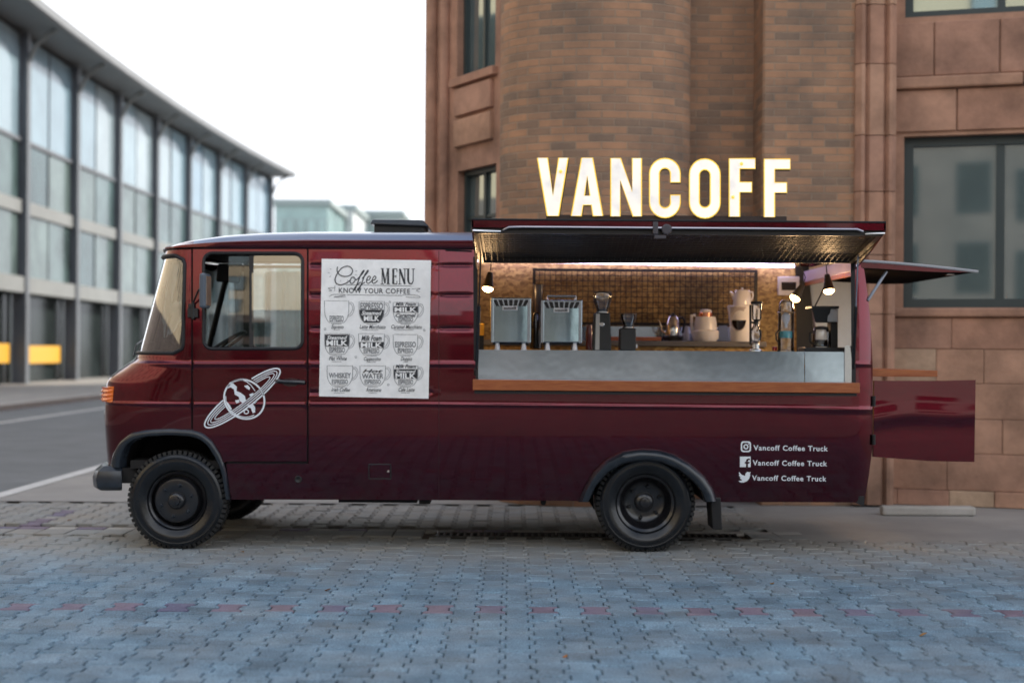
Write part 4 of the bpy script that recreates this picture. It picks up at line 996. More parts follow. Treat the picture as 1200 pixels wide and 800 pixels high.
# bumper wraps the nose: chunky end in view
g = MB(); c0 = at(122, 558, 0.22); xs = c0.x
ring = []
BP = [(at(141, 558, 0.02).x, 0.02), (at(130, 558, 0.02).x, 0.0), (at(115, 558, 0.06).x, 0.05), (at(108.5, 558, 0.12).x, 0.16), (at(107, 558, 0.2).x, 0.32), (at(107, 558, 0.2).x-0.05, 0.7), (at(107, 558, 0.2).x-0.07, YC)]
BP += [(x, W-y) for x, y in reversed(BP[:-1])]
sec = [(-0.03, -0.088), (0.02, -0.095), (0.055, -0.07), (0.062, 0.0), (0.045, 0.055), (0.0, 0.092), (-0.05, 0.092), (-0.06, 0.0)]
V = []
for k, (x, y) in enumerate(BP):
    p0 = Vector(BP[max(k-1, 0)]); p1 = Vector(BP[min(k+1, len(BP)-1)]); d = (p1-p0).normalized(); nrm = Vector((d.y, -d.x)); nrm = nrm if nrm.dot(Vector((x-at(200, 558).x, y-YC))) > 0 else -nrm
    for o_, h_ in sec: V.append((x+nrm.x*(o_-0.05), y+nrm.y*(o_-0.05)+0.05*(1 if y < 0.03 else 0), c0.z+h_))
n = len(sec); N_ = len(BP); F = [(k*n+j, k*n+(j+1) % n, (k+1)*n+(j+1) % n, (k+1)*n+j) for k in range(N_-1) for j in range(n)]+[tuple(range(n-1, -1, -1)), tuple(range((N_-1)*n, N_*n))]
mk('front_bumper', V, F, PLAST, TRUCK, smooth=True, ang=30, bevel=0.008)
g = MB(); a, b = at(140, 548, 0.1), at(152, 566, 0.1); g.box((a.x, 0.10, b.z), (b.x+0.05, 0.5, a.z)); g.build('bumper_bracket', UNDER, TRUCK)
# ribbed orange corner indicator
IND = MB()
def nose_out(t, py, off):
    p = Vector(nose(t, py)); d = Vector(nose(t+0.012, py))-Vector(nose(t-0.012, py)); nn = Vector((-abs(d.y), -abs(d.x), 0)).normalized(); return p+nn*off
ta, tb = nose_t(132.5, 463), 0.60; ribs = [455.0+k*2.45 for k in range(8)]
V = []; NT = 12
prof = []
for k, py in enumerate(ribs): prof += [(py, 0.028 if k % 2 else 0.040)]
prof = [(453.8, 0.0)]+prof+[(473.4, 0.0)]
for k in range(NT+1):
    t = ta+(tb-ta)*k/NT; e = 1.0 if 0 < k < NT else 0.0
    for py, off in prof: V.append(tuple(nose_out(t, py, off*e-0.002)))
n = len(prof); IND.add(V, [(k*n+j, k*n+j+1, (k+1)*n+j+1, (k+1)*n+j) for k in range(NT) for j in range(n-1)])
IND.build('indicator', ORANGE, TRUCK)
for s_ in (1, -1):
    p = Vector(nose(0.72, 490)); y = p.y if s_ > 0 else W-p.y
    MB().lathe((p.x-0.02, y, p.z), [(0.10, 0.03), (0.105, -0.01), (0.09, -0.02), (0.05, -0.045), (0.01, -0.052)], 24, 'x').build('headlight', CHROME, TRUCK, smooth=True)
for k in range(7):
    z = at(170, 470+k*8).z; xq = nose(0.95, 490)[0]-0.03; MB().box((xq-0.02, YC-0.42, z-0.012), (xq+0.02, YC+0.42, z+0.012)).build('grille_slat', BLACK, TRUCK, bevel=0.004)

# --- serving hatch, lifted
hxl, hxr = at(559, 300, 0.03).x, at(1001, 303, 0.03).x
zi, yi = at(780, 302.5, 0.02).z, 0.005
HT = MB(); NH = 7; 
def hp(u_, s_, dn=0.0):    # u across, s out from hinge (0..1), dn below the skin
    xl = hxl+(at(553, 259, -0.9).x-hxl)*s_; xr_ = hxr+(at(1038, 262, -0.9).x-hxr)*s_
    zl = at(553, 257.5, -0.9).z; zr = at(1038, 261, -0.9).z; zo = zl+(zr-zl)*u_
    z_in = at(559+440*u_, 296, 0).z
    z = z_in+(zo-z_in)*(s_ + 0.30*s_*(1-s_))
    return Vector((xl+(xr_-xl)*u_, yi-0.905*s_, z-dn))
V = []; 
for dn in (0.0, 0.052):
    for j in range(NH+1):
        for i in range(13): V.append(hp(i/12, j/NH, dn))
n1 = 13*(NH+1); F = []
for j in range(NH):
    for i in range(12):
        k = j*13+i; F.append((k, k+1, k+14, k+13)); F.append((n1+k, n1+k+13, n1+k+14, n1+k+1))
for i in range(12):
    F.append((NH*13+i, NH*13+i+1, n1+NH*13+i+1, n1+NH*13+i)); F.append((i+1, i, n1+i, n1+i+1))
for j in range(NH):
    F.append((j*13, (j+1)*13, n1+(j+1)*13, n1+j*13)); F.append(((j+1)*13+12, j*13+12, n1+j*13+12, n1+(j+1)*13+12))
idx = [0 if (f[0] < n1 and f[2] < n1) else (1 if (f[0] >= n1 and f[2] >= n1) else 2) for f in F]
LINING = mat('dark_hatch_lining', (0.045, 0.036, 0.032), rough=0.45, spec=0.4, var=0.5, vscale=2.5, bump=0.003, bscale=3)
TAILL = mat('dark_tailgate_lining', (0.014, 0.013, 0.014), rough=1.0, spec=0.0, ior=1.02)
HATCH = mk('serving_hatch', V, F, [PAINT, LINING, PAINT], TRUCK, smooth=True, idx=idx, ang=40)
# frame, wire mesh, rail, edge trims, latch, prop struts
g = MB()
for (u0, s0_, u1, s1_) in ((0.012, 0.02, 0.012, 0.97), (0.988, 0.02, 0.988, 0.97), (0.012, 0.955, 0.988, 0.955), (0.012, 0.03, 0.988, 0.03)):
    P = []
    for dn in (0.0525, 0.086):
        a, b = hp(u0, s0_, dn), hp(u1, s1_, dn); d = (b-a).normalized(); w_ = Vector((0, 0, 1)).cross(d).normalized()*0.018
        P += [a-w_, b-w_, b+w_, a+w_]
    g.hexa(P)
g.build('hatch_frame', mat('black_frame', (0.016, 0.014, 0.014), rough=0.35), HATCH)
g = MB(); nxw, nyw = 62, 15
for i in range(nxw+1):
    u_ = 0.025+0.95*i/nxw; g.tube([hp(u_, 0.04+0.9*k/5, 0.080) for k in range(6)], 0.0022, 4)
for j in range(nyw+1):
    s_ = 0.05+0.88*j/nyw; g.tube([hp(0.025, s_, 0.0765), hp(0.5, s_, 0.0765), hp(0.975, s_, 0.0765)], 0.0022, 4)
o = g.build('hatch_mesh', BLACK, HATCH); o['kind'] = 'stuff'
MB().tube([hp(0.075, 0.985, 0.066), hp(0.09, 1.015, 0.052), hp(0.12, 1.02, 0.050), hp(0.5, 1.02, 0.050), hp(0.93, 1.02, 0.050), hp(0.945, 1.0, 0.060)], 0.0085, 10).build('hatch_rail', mat('dull_rail', (0.42, 0.40, 0.43), rough=0.3, metal=1.0), HATCH, smooth=True)
MB().tube([hp(0.0, 1.004, -0.002), hp(0.5, 1.004, -0.002), hp(1.0, 1.004, -0.002)], 0.007, 6).build('hatch_edge_seal', SEAL, HATCH)
for u_ in (0.0, 1.0):
    o = MB(); k = -1 if u_ == 0 else 1; P = []
    for (s_, dn) in ((0.0, -0.003), (1.0, -0.003), (1.0, 0.06), (0.55, 0.115), (0.02, 0.13)): P.append(hp(u_, s_, dn))
    n = 5; o.add([p+Vector((k*0.003, 0, 0)) for p in P]+[p-Vector((k*0.010, 0, 0)) for p in P], [(0, 1, 2, 3, 4), (9, 8, 7, 6, 5)]+[(j, (j+1) % 5, 5+(j+1) % 5, 5+j) for j in range(5)])
    o.build('hatch_side_flange', mat('dark_maroon_flange', (0.035, 0.006, 0.010), rough=0.4, coat=0.6), HATCH)
    MB().tube([hp(u_, 0.1, 0.05)+Vector((-k*0.02, 0, 0)), hp(u_, 1.0, 0.072)+Vector((-k*0.01, -0.004, 0)), hp(u_+(0.07 if u_ == 0 else -0.05), 1.0, 0.078)], 0.006, 6).build('edge_trim', CHROME, HATCH)
g = MB(); u_ = (775-553)/485; c = hp(u_, 1.02, 0.05)
g.lathe(c+Vector((0.035, 0, -0.01)), [(0.030, -0.02), (0.036, -0.015), (0.036, 0.015), (0.030, 0.02)], 20, 'y'); g.box(c+Vector((-0.06, -0.02, -0.045)), c+Vector((-0.025, 0.02, 0.04))); g.box(c+Vector((-0.05, -0.015, -0.075)), c+Vector((0.03, 0.015, -0.05)))
g.build('hatch_latch', mat('purple_grey_latch', (0.06, 0.055, 0.065), rough=0.35), HATCH, bevel=0.006)
for px, top_u in ((558.5, 0.014), (1000, 0.986)):
    a = Vector(side0(px, 432, -0.01)); b = hp(top_u, 0.30, 0.08); m_ = a+(b-a)*0.55
    s_ = MB().cyl(a, m_, 0.013, n=10); s_.build('gas_strut', BLACKG, HATCH, smooth=True)
    MB().cyl(m_, b, 0.006, n=8).build('strut_rod', CHROME if px > 600 else BLACK, HATCH, smooth=True)

# --- opening frame, steel counter front, wooden ledge
for a, b in (((557, 301), (558, 458)), ((999.5, 303), (1000.5, 459))):
    P = []
    for y_ in (0.0, 0.09):
        p, q_ = at(a[0], a[1], y_), at(b[0], b[1], y_); P += [p+Vector((-0.016, 0, 0)), q_+Vector((-0.016, 0, 0)), q_+Vector((0.016, 0, 0)), p+Vector((0.016, 0, 0))]
    MB().hexa(P).build('opening_frame', SEAL, TRUCK)
def ybox(pa, pb, ta, tb, y0, y1):
    """box whose near face covers px pa..pb, py ta..tb at depth y0"""
    m_ = MB(); a, b, c, d = at(pa, ta, y0), at(pb, ta, y0), at(pb, tb, y0), at(pa, tb, y0); D = Vector((0, y1-y0, 0))
    return m_.hexa([d, c, c+D, d+D, a, b, b+D, a+D])
CT = MB(); cz = at(780, 411.5, 0.0).z
CT.hexa([at(556, 413, 0.02), at(1000, 415.5, 0.02), at(1000, 415.5, 0.62)+Vector((0,0,0)), at(556, 413, 0.62)]+[at(556, 409.6, 0.02), at(1000, 412.2, 0.02), at(1000, 412.2, 0.02)+Vector((0, 0.6, 0)), at(556, 409.6, 0.02)+Vector((0, 0.6, 0))])
CT.v[2] = CT.v[1]+Vector((0, 0.6, 0)); CT.v[3] = CT.v[0]+Vector((0, 0.6, 0))
CT.build('counter_top', STEEL, TRUCK)
for (pa, pb) in ((557.5, 942.6), (943.4, 990)):
    k = (412.3-409.7)/444
    t0, t1 = 410.6+k*(pa-556), 410.6+k*(pb-556); b0, b1 = 444.5+0.0088*(pa-556), 444.5+0.0088*(pb-556)
    m_ = MB(); y0 = 0.004; D = Vector((0, 0.014, 0)); q_ = [at(pa, b0, y0), at(pb, b1, y0), at(pb, t1, y0), at(pa, t0, y0)]
    m_.hexa([q_[0], q_[1], q_[1]+D, q_[0]+D, q_[3], q_[2], q_[2]+D, q_[3]+D]); m_.build('counter_front_panel', STEEL, TRUCK)
MB().hexa([at(990, 448, -0.01), at(998, 448, -0.01), at(998, 448, 0.03), at(990, 448, 0.03), at(990, 405, -0.01), at(998, 405, -0.01), at(998, 405, 0.03), at(990, 405, 0.03)]).build('counter_end_trim', CHROME, TRUCK)
LW = MB(); y0, y1 = -0.13, 0.0
LW.hexa([at(554, 457, y0), at(1008, 460.5, y0), at(1008, 460.5, y0)+Vector((0, 0.13, 0)), at(554, 457, y0)+Vector((0, 0.13, 0)), at(554, 444.5, y0), at(1008, 448.5, y0), at(1008, 448.5, y0)+Vector((0, 0.13, 0)), at(554, 444.5, y0)+Vector((0, 0.13, 0))])
LW.build('wooden_ledge', WOOD, TRUCK, bevel=0.004)
MB().hexa([at(556, 461, -0.11), at(1004, 464, -0.11), at(1004, 464, -0.01), at(556, 461, -0.01), at(556, 457.6, -0.11), at(1004, 461, -0.11), at(1004, 461, -0.01), at(556, 457.6, -0.01)]).build('ledge_bracket', BLACK, TRUCK)

# --- inside of the truck
YB = 1.93
xl_i, xr_i = at(556, 350).x-0.03, at(1000, 350, 0.0).x+0.05
MB().box((xl_i, YB, 0.70), (at(936, 350, YB).x, YB+0.02, 2.33)).build('back_wall_board', OSB, TRUCK)
MB().box((xl_i-0.02, 0.10, 0.70), (xl_i, YB, 2.33)).build('partition_board', OSB, TRUCK)
MB().box((xl_i, 0.10, 2.33), (xr_i-0.02, YB+0.02, 2.345)).build('ceiling', mat('ceiling_board', (0.45, 0.38, 0.30), rough=0.6, var=0.1), TRUCK)
MB().box((xl_i, 0.06, 0.68), (xr_i-0.02, YB+0.02, 0.70)).build('floor_board', UNDER, TRUCK)
g = MB().box((xl_i, 0.56, 0.70), (xr_i-0.05, 0.60, cz-0.03)); g.build('counter_cabinet', OSB, TRUCK)
# ceiling led strip along the back wall
LED = mat('led_strip', (0.9, 0.85, 1.0), emit=(0.74, 0.64, 1.0), estr=4.6)
ledo = MB(); a, b = at(566, 304.5, YB-0.10), at(931, 311.5, YB-0.10)
ledo.hexa([a+Vector((0, 0, -0.014)), b+Vector((0, 0, -0.014)), b+Vector((0, 0.03, -0.014)), a+Vector((0, 0.03, -0.014)), a+Vector((0, 0, 0.014)), b+Vector((0, 0, 0.014)), b+Vector((0, 0.03, 0.014)), a+Vector((0, 0.03, 0.014))])
ledo.build('led_strip', LED, TRUCK)
LH = MB(); LH.hexa([a+Vector((0, -0.005, 0.024)), b+Vector((0, -0.005, 0.024)), b+Vector((0, 0.095, 0.024)), a+Vector((0, 0.095, 0.024)), a+Vector((0, -0.005, 0.06)), b+Vector((0, -0.005, 0.05)), b+Vector((0, 0.095, 0.05)), a+Vector((0, 0.095, 0.06))]); LH.build('led_housing', WHITEP, TRUCK)
# black wire grid rack on the wall
g = MB(); yg = YB-0.05; c00, c11 = at(626, 316, yg), at(886, 316.5, yg); zb_ = at(700, 379, yg).z; zt_ = c00.z
nx = 41; nz = 10
for i in range(nx+1): x = c00.x+(c11.x-c00.x)*i/nx; g.cyl((x, yg, zb_), (x, yg, zt_), 0.0032, n=5, cap=False)
for j in range(nz+1): z = zb_+(zt_-zb_)*j/nz; g.cyl((c00.x, yg+0.004, z), (c11.x, yg+0.004, z), 0.0032, n=5, cap=False)
for x in (c00.x, c11.x): g.box((x-0.013, yg-0.01, zb_-0.013), (x+0.013, yg+0.012, zt_+0.013))
for z in (zb_, zt_): g.box((c00.x, yg-0.009, z-0.012), (c11.x, yg+0.011, z+0.012))
g.build('wire_grid', BLACK, TRUCK)
# back counter
zk = at(760, 399.3, 1.35).z
MB().box((xl_i, 1.33, zk-0.045), (at(898, 400, 1.35).x, YB, zk)).build('back_counter', mat('grey_worktop', (0.14, 0.135, 0.14), rough=0.35, var=0.1), TRUCK, bevel=0.004)
MB().box((xl_i, 1.36, 0.70), (at(897, 400, 1.37).x, YB, zk-0.045)).build('back_cabinet', OSB, TRUCK)
MB().box((at(632, 385, YB-0.02).x, YB-0.02, zk), (at(872, 385, YB-0.02).x, YB, zk+0.13)).build('splashback', STEEL, TRUCK)
a, b = at(716, 395, 1.38), at(775, 399, 1.38); MB().box((a.x, 1.38, zk+0.001), (b.x, 1.72, zk+0.033)).build('serving_board', WOOD, TRUCK, bevel=0.004)
# rear corner posts, rear header, open rear doors
cp = MB(); p0, p1 = at(931, 318, 1.95), at(956, 420, 1.95)
cp.hexa([at(934, 440, 1.90), at(957, 440, 1.90), at(957, 440, 2.02), at(934, 440, 2.02), at(932, 312, 1.90), at(948, 312, 1.90), at(948, 312, 2.02), at(932, 312, 2.02)])
cp.build('rear_corner_post', BLACK, TRUCK)
xh = at(1003, 306, 0.12).x; g = MB(); zh = at(1003, 306, 0.12).z
g.box((xh-0.03, 0.12, zh-0.075), (xh+0.035, 2.0, zh+0.02)); RH = g.build('rear_header', PURPLIT, TRUCK, bevel=0.005)
MB().box((xh-0.02, 0.12, zh-0.105), (xh+0.01, 2.0, zh-0.0765)).build('header_trim', WOOD, RH)
MB().hexa([at(1000, 300, 0.10), at(1009, 300, 0.10), at(1009, 300, 0.2), at(1000, 300, 0.2), at(1003, 440, 0.10), at(1020, 440, 0.10), at(1020, 440, 0.2), at(1003, 440, 0.2)]).build('rear_pillar_inner', PAINT, TRUCK)
MB().lathe(at(1004, 299.5, 0.0), [(0.034, -0.02), (0.038, -0.008), (0.034, 0.006), (0.015, 0.012)], 14).build('pillar_cap', BLACK, TRUCK, smooth=True)
# tall far rear door swung straight back, white inside
y_ = 2.03; a, b = at(946, 322, y_), at(1014, 322, y_); zb2 = 0.62
FD = MB().box((a.x, y_, zb2), (b.x, y_+0.03, a.z)).build('far_rear_door', WHITEPAINT, TRUCK, bevel=0.006)
MB().box((a.x, y_+0.032, zb2), (b.x, y_+0.045, a.z)).build('door_skin', PAINT, FD)
for (xa, xb, za_, zb_2) in ((a.x, b.x, a.z-0.05, a.z), (b.x-0.05, b.x, zb2, a.z-0.05), (a.x, b.x, 1.40, 1.45)): MB().box((xa+0.002, y_-0.02, za_), (xb-0.002, y_-0.001, zb_2)).build('door_frame', WHITEP, FD, bevel=0.004)
# near lower rear door swung back, with a pressed swage
def rd(px, py):
    t = (px-1024)/119.0; s_ = math.exp(-((py-490+8*t+3*math.sin(t*5))/11.0)**2)
    return tuple(at(px, py, 0.10-0.008*s_+0.03*t))
RD = panel('rear_door', [(1024.5, 446), (1100, 446), (1143.5, 445), (1142, 541), (1090, 540), (1023.5, 535)], [], rd, PAINT, TRUCK, step=(6, 3), thick=0.03)
MB().hexa([at(1025, 534, 0.135), at(1141, 540, 0.165), at(1141, 540, 0.175), at(1025, 534, 0.145), at(1025, 447, 0.135), at(1142, 446, 0.165), at(1142, 446, 0.175), at(1025, 447, 0.145)]).build('door_inner_panel', DARKIN, RD)
for py in (470, 515): MB().cyl(at(1024, py-6, 0.08), at(1024, py+6, 0.08), 0.014, n=10).build('door_hinge', BLACK, RD, smooth=True)
MB().hexa([at(1020, 441, 0.16), at(1099, 441.5, 0.16), at(1099, 441.5, 0.16)+Vector((0, 0.9, 0)), at(1020, 441, 0.16)+Vector((0, 0.9, 0)), at(1020, 432, 0.16), at(1099, 434, 0.16), at(1099, 434, 0.16)+Vector((0, 0.9, 0)), at(1020, 432, 0.16)+Vector((0, 0.9, 0))]).build('rear_shelf', WOOD, TRUCK, bevel=0.004)
# tailgate lifted
g = MB(); a, b = at(1009, 304, 0.08), at(1146, 316.5, 0.08); V = []; NS = 8
for dn in (0, 1):
    for k in range(NS+1):
        t = k/NS; x = a.x+(b.x-a.x)*t; z = a.z+(b.z-a.z)*t**1.35-dn*(0.05*(1-t**3)+0.012)
        V += [(x, 0.08, z), (x, 2.0, z)]
n = 2*(NS+1); F = []
for k in range(NS): F += [(2*k, 2*k+2, 2*k+3, 2*k+1), (n+2*k, n+2*k+1, n+2*k+3, n+2*k+2), (2*k, n+2*k, n+2*k+2, 2*k+2), (2*k+1, 2*k+3, n+2*k+3, n+2*k+1)]
F += [(0, 1, n+1, n), (2*NS, n+2*NS, n+2*NS+1, 2*NS+1)]
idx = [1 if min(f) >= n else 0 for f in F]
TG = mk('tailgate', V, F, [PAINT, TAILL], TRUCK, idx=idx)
MB().tube([(x, 0.074, z-0.012) for (x, y, z) in V[0:n:2]], 0.011, 6).build('tailgate_trim', mat('grey_trim', (0.35, 0.36, 0.38), rough=0.4), TG)
MB().cyl(at(1017, 352, 0.08), at(1039, 318, 0.14), 0.012, n=8).build('tailgate_strut', mat('grey_strut', (0.22, 0.24, 0.28), rough=0.3, metal=0.6), TG, smooth=True)
MB().box(at(1110, 322, 0.3), at(1116, 317, 0.36)).build('tailgate_catch', CHROME, TG)

# --- cab inside: seats, wheel, dash, mirror, bulkhead
MB().box((at(365, 300).x, 0.12, 0.66), (at(372, 300).x, W-0.12, 2.25)).build('bulkhead', DARKIN, TRUCK)
MB().box((at(200, 300).x, 0.2, 2.27), (at(365, 300).x, W-0.2, 2.285)).build('headlining', DARKIN, TRUCK)
g = MB(); a = at(190, 420, 0.5); g.hexa([(a.x-0.02, 0.25, 0.9), (a.x+0.38, 0.25, 0.9), (a.x+0.38, W-0.25, 0.9), (a.x-0.02, W-0.25, 0.9), (a.x-0.06, 0.25, a.z-0.02), (a.x+0.30, 0.25, a.z-0.06), (a.x+0.30, W-0.25, a.z-0.06), (a.x-0.06, W-0.25, a.z-0.02)]); g.build('dashboard', DARKIN, TRUCK, bevel=0.03)
c = at(259, 407, 0.62); nrm = Vector((-0.55, 0, 0.83)).normalized(); u_ = Vector((0.83, 0, 0.55)).normalized(); v_ = Vector((0, 1, 0))
SW = MB().tube([c+(u_*math.cos(2*math.pi*k/32)+v_*math.sin(2*math.pi*k/32))*0.225 for k in range(32)], 0.013, 8, closed=True)
for k in range(3): SW.cyl(c, c+(u_*math.cos(R(90+120*k))+v_*math.sin(R(90+120*k)))*0.22, 0.010, n=6)
SW.cyl(c, c-nrm*0.5+Vector((-0.1, 0, 0)), 0.022, n=10); SW.build('steering_wheel', BLACK, TRUCK, smooth=True)
for y_ in (0.35, 1.25):
    g = MB(); a = at(318, 470, y_); g.box((a.x-0.25, y_, 0.75), (a.x+0.22, y_+0.5, 1.02)); g.hexa([(a.x+0.10, y_, 1.02), (a.x+0.22, y_, 1.02), (a.x+0.22, y_+0.5, 1.02), (a.x+0.10, y_+0.5, 1.02), (a.x+0.18, y_+0.04, 1.50), (a.x+0.27, y_+0.04, 1.50), (a.x+0.27, y_+0.46, 1.50), (a.x+0.18, y_+0.46, 1.50)]); g.build('seat', SEATM, TRUCK, bevel=0.04, seg=3)
g = MB(); g.hexa([at(253, 330, 0.9), at(281, 332, 0.9), at(281, 332, 1.1), at(253, 330, 1.1), at(255, 309, 0.9), at(285, 309, 0.9), at(285, 309, 1.1), at(255, 309, 1.1)]); g.build('sun_visor', BLACK, TRUCK, bevel=0.015)
p0, p1 = at(266, 322, 1.85), at(243, 414, 1.85); MB().tube([p0, p1], 0.026, 8).build('far_windscreen_pillar', BLACK, TRUCK)
MB().hexa([at(285, 300, 1.75), at(296, 300, 1.75), at(296, 300, 1.8), at(285, 300, 1.8), at(285, 412, 1.75), at(296, 412, 1.75), at(296, 412, 1.8), at(285, 412, 1.8)]).build('far_window_post', DARKIN, TRUCK)

# ================================================================ print on the truck: planet, social lines
pl = Flat(); cxp, cyp = 286.2, 467.6
def ell(cx, cy, a, b, ang, t0=0, t1=360, n=64):
    ca, sa = math.cos(R(ang)), math.sin(R(ang)); out = []
    for k in range(n+1):
        t = R(t0+(t1-t0)*k/n); x, y = a*math.cos(t), b*math.sin(t); out.append((cx+x*ca-y*sa, cy+x*sa+y*ca))
    return out
pl.stroke(ell(cxp, cyp, 24.6, 22.0, 38, n=48)[:-1], 2.0, True)
pl.stroke(ell(cxp-0.6, cyp+0.3, 22.0, 19.6, 38, 20, 150), 0.9)
def in_planet(p): 
    dx, dy = p[0]-cxp, p[1]-cyp; return dx*dx+dy*dy < 23.6**2
for a, b, w_ in ((54.8, 12.4, 1.7), (50.5, 9.6, 1.0), (46.5, 7.2, 0.9), (40.5, 5.2, 0.9)):
    run = []
    for k, p in enumerate(ell(284.0, 466.2, a, b, -37.3, 0, 360, 120)):
        hid = in_planet(p) and k > 60       # the far half of each ring passes behind the globe
        if hid:
            if len(run) > 1: pl.stroke(run, w_)
            run = []
        else: run.append(p)
    if len(run) > 1: pl.stroke(run, w_)
q10 = lambda pts: [(230+x/10, 425+y/10) for x, y in pts]
for blob in ([(365, 260), (430, 240), (475, 280), (470, 330), (520, 350), (570, 390), (580, 440), (540, 470), (505, 440), (500, 400), (450, 370), (440, 310), (400, 285), (370, 300)],
             [(560, 270), (600, 260), (630, 290), (620, 320), (590, 300)], [(620, 370), (670, 350), (665, 385), (630, 390)],
             [(600, 495), (660, 480), (690, 520), (690, 580), (660, 590), (640, 530), (605, 520)], [(455, 440), (500, 430), (505, 460), (470, 475)],
             [(355, 450), (395, 500), (420, 545), (400, 545), (360, 490)], [(690, 455), (715, 440), (690, 475), (660, 480)]):
    pl.poly(q10(blob))
pl.stroke([(230+585/10+2.6*math.cos(t*0.4), 425+572/10+2.4*math.sin(t*0.4)) for t in range(16)], 1.2, True)
pl.stroke(q10([(390, 235), (450, 205), (520, 195), (580, 215), (640, 260), (690, 330)]), 0.9); pl.stroke(q10([(440, 600), (520, 640), (600, 660), (680, 630)]), 0.8)
pl.lay('planet_emblem', lambda a, b: side0(a, b, 0.0105), VINYL, DOOR)
q8 = lambda pts: [(850+x/8.571, 505+y/8.571) for x, y in pts]
def decal(name, fill):
    so = Flat(); fill(so); so.lay(name, lambda a, b: side0(a, b, 0.004), VINYL, TRUCK)
def ig(so):
    so.poly(rrect(868.2, 516.8, 880.2, 529.5, 3.2), [rrect(869.9, 518.5, 878.5, 527.8, 2.0)])
    so.poly(ell(874.2, 523.2, 3.0, 3.1, 0, n=20)[:-1], [ell(874.2, 523.2, 1.6, 1.7, 0, n=16)[:-1]]); so.poly(ell(877.2, 519.9, 0.7, 0.7, 0, n=8)[:-1])
decal('camera_icon', ig)
decal('letter_f_icon', lambda so: so.poly(q8([(147, 255), (255, 255), (255, 360), (228, 360), (228, 325), (243, 325), (246, 308), (228, 308), (228, 297), (234, 290), (247, 290), (247, 274), (228, 274), (212, 282), (208, 297), (208, 308), (195, 308), (195, 325), (208, 325), (208, 360), (147, 360)])))
decal('bird_icon', lambda so: so.poly(q8([(140, 410), (165, 438), (200, 448), (203, 425), (220, 408), (240, 412), (257, 410), (248, 426), (250, 440), (243, 470), (220, 500), (185, 515), (150, 513), (133, 500), (160, 495), (170, 488), (150, 475), (145, 465), (155, 463), (138, 446), (136, 435), (145, 437), (135, 420)])))
for x, bl in ((883.0, 527.2), (882.1, 544.8), (881.3, 562.5)):
    for word, w0, w1 in (('Vancoff', 0.0, 30.9), ('Coffee', 34.4, 60.3), ('Truck', 64.0, 87.2)):
        decal('lettering', lambda so: so.text(word, x+w0, bl+0.013*w0, w1-w0, 5.9, bold=0.018, space=1.12, slope=0.013))

# ================================================================ menu poster
def mq(u_, v_):     # u, v in 0..1 over the sheet -> px
    a, b, c, d = (377, 303.2), (505.2, 305.0), (502.2, 467.0), (373.8, 464.2)
    return ((a[0]*(1-u_)+b[0]*u_)*(1-v_)+(d[0]*(1-u_)+c[0]*u_)*v_, (a[1]*(1-u_)+b[1]*u_)*(1-v_)+(d[1]*(1-u_)+c[1]*u_)*v_)
def ps(px, py, off): return side0(px, py, 0.013+off)
g = MB(); NU, NV = 8, 16; V = []
for off in (0.004, -0.003):
    for j in range(NV+1):
        for i in range(NU+1): V.append(ps(*mq(i/NU, j/NV), off+0.0012*math.sin(i*1.7+j*0.9)))
n1 = (NU+1)*(NV+1); F = []
for j in range(NV):
    for i in range(NU):
        k = j*(NU+1)+i; F.append((k, k+NU+1, k+NU+2, k+1)); F.append((n1+k, n1+k+1, n1+k+NU+2, n1+k+NU+1))
bd = [i for i in range(NU+1)]+[j*(NU+1)+NU for j in range(1, NV+1)]+[NV*(NU+1)+i for i in range(NU-1, -1, -1)]+[j*(NU+1) for j in range(NV-1, 0, -1)]
for a, b in zip(bd, bd[1:]+bd[:1]): F.append((a, b, n1+b, n1+a))
MENU = thing('menu_poster', 'white coffee menu poster with nine printed cups on the maroon truck side', 'poster', side0(439, 466))
mk('sheet', V, F, PAPER, MENU, smooth=True, ang=30)
lay = lambda fl, nm_, m_: fl.lay(nm_, lambda a, b: ps(a, b, 0.0065), m_, MENU)
c8 = lambda pts: [(370+x/8.571, 300+y/8.571) for x, y in pts]
def spline(pts, n=6):
    out = []; P = [pts[0]]+list(pts)+[pts[-1]]
    for i in range(1, len(P)-2):
        for k in range(n):
            t = k/n; q_ = []
            for d in (0, 1):
                p0, p1, p2, p3 = P[i-1][d], P[i][d], P[i+1][d], P[i+2][d]
                q_.append(0.5*(2*p1+(p2-p0)*t+(2*p0-5*p1+4*p2-p3)*t*t+(3*p1-p0-3*p2+p3)*t**3))
            out.append(tuple(q_))
    return out+[pts[-1]]
T_ = Flat()
T_.stroke(c8(spline([(218, 108), (215, 150), (240, 188), (290, 204), (345, 192), (370, 150), (350, 112), (310, 102), (260, 122), (215, 178), (194, 235), (208, 275), (250, 289), (300, 274), (342, 245)])), 1.15)
T_.stroke(c8(spline([(385, 212), (360, 215), (345, 250), (355, 275), (378, 268), (396, 235), (385, 212), (405, 238), (430, 220)])), 1.1)
for dx in (0, 42): T_.stroke(c8(spline([(425+dx, 225), (465+dx, 180), (485+dx, 150), (478+dx, 146), (450+dx, 190), (420+dx, 270), (396+dx, 330), (384+dx, 343), (388+dx, 325), (420+dx, 285), (452+dx, 262)])), 1.25)
for dx in (0, 56): T_.stroke(c8(spline([(505+dx, 248), (538+dx, 235), (548+dx, 210), (532+dx, 203), (512+dx, 235), (514+dx, 268), (535+dx, 272), (566+dx, 244)])), 1.1)
def slab(segs, x0):
    for (xa, ya, xb, yb, w_) in segs: T_.stroke([(x0+xa, 314.3+ya+0.012*(x0+xa-446)), (x0+xb, 314.3+yb+0.012*(x0+xb-446))], w_)
SER = lambda x: [(x-1.9, 0.35, x+1.9, 0.35, 0.8), (x-1.9, 18.2, x+1.9, 18.2, 0.8)]
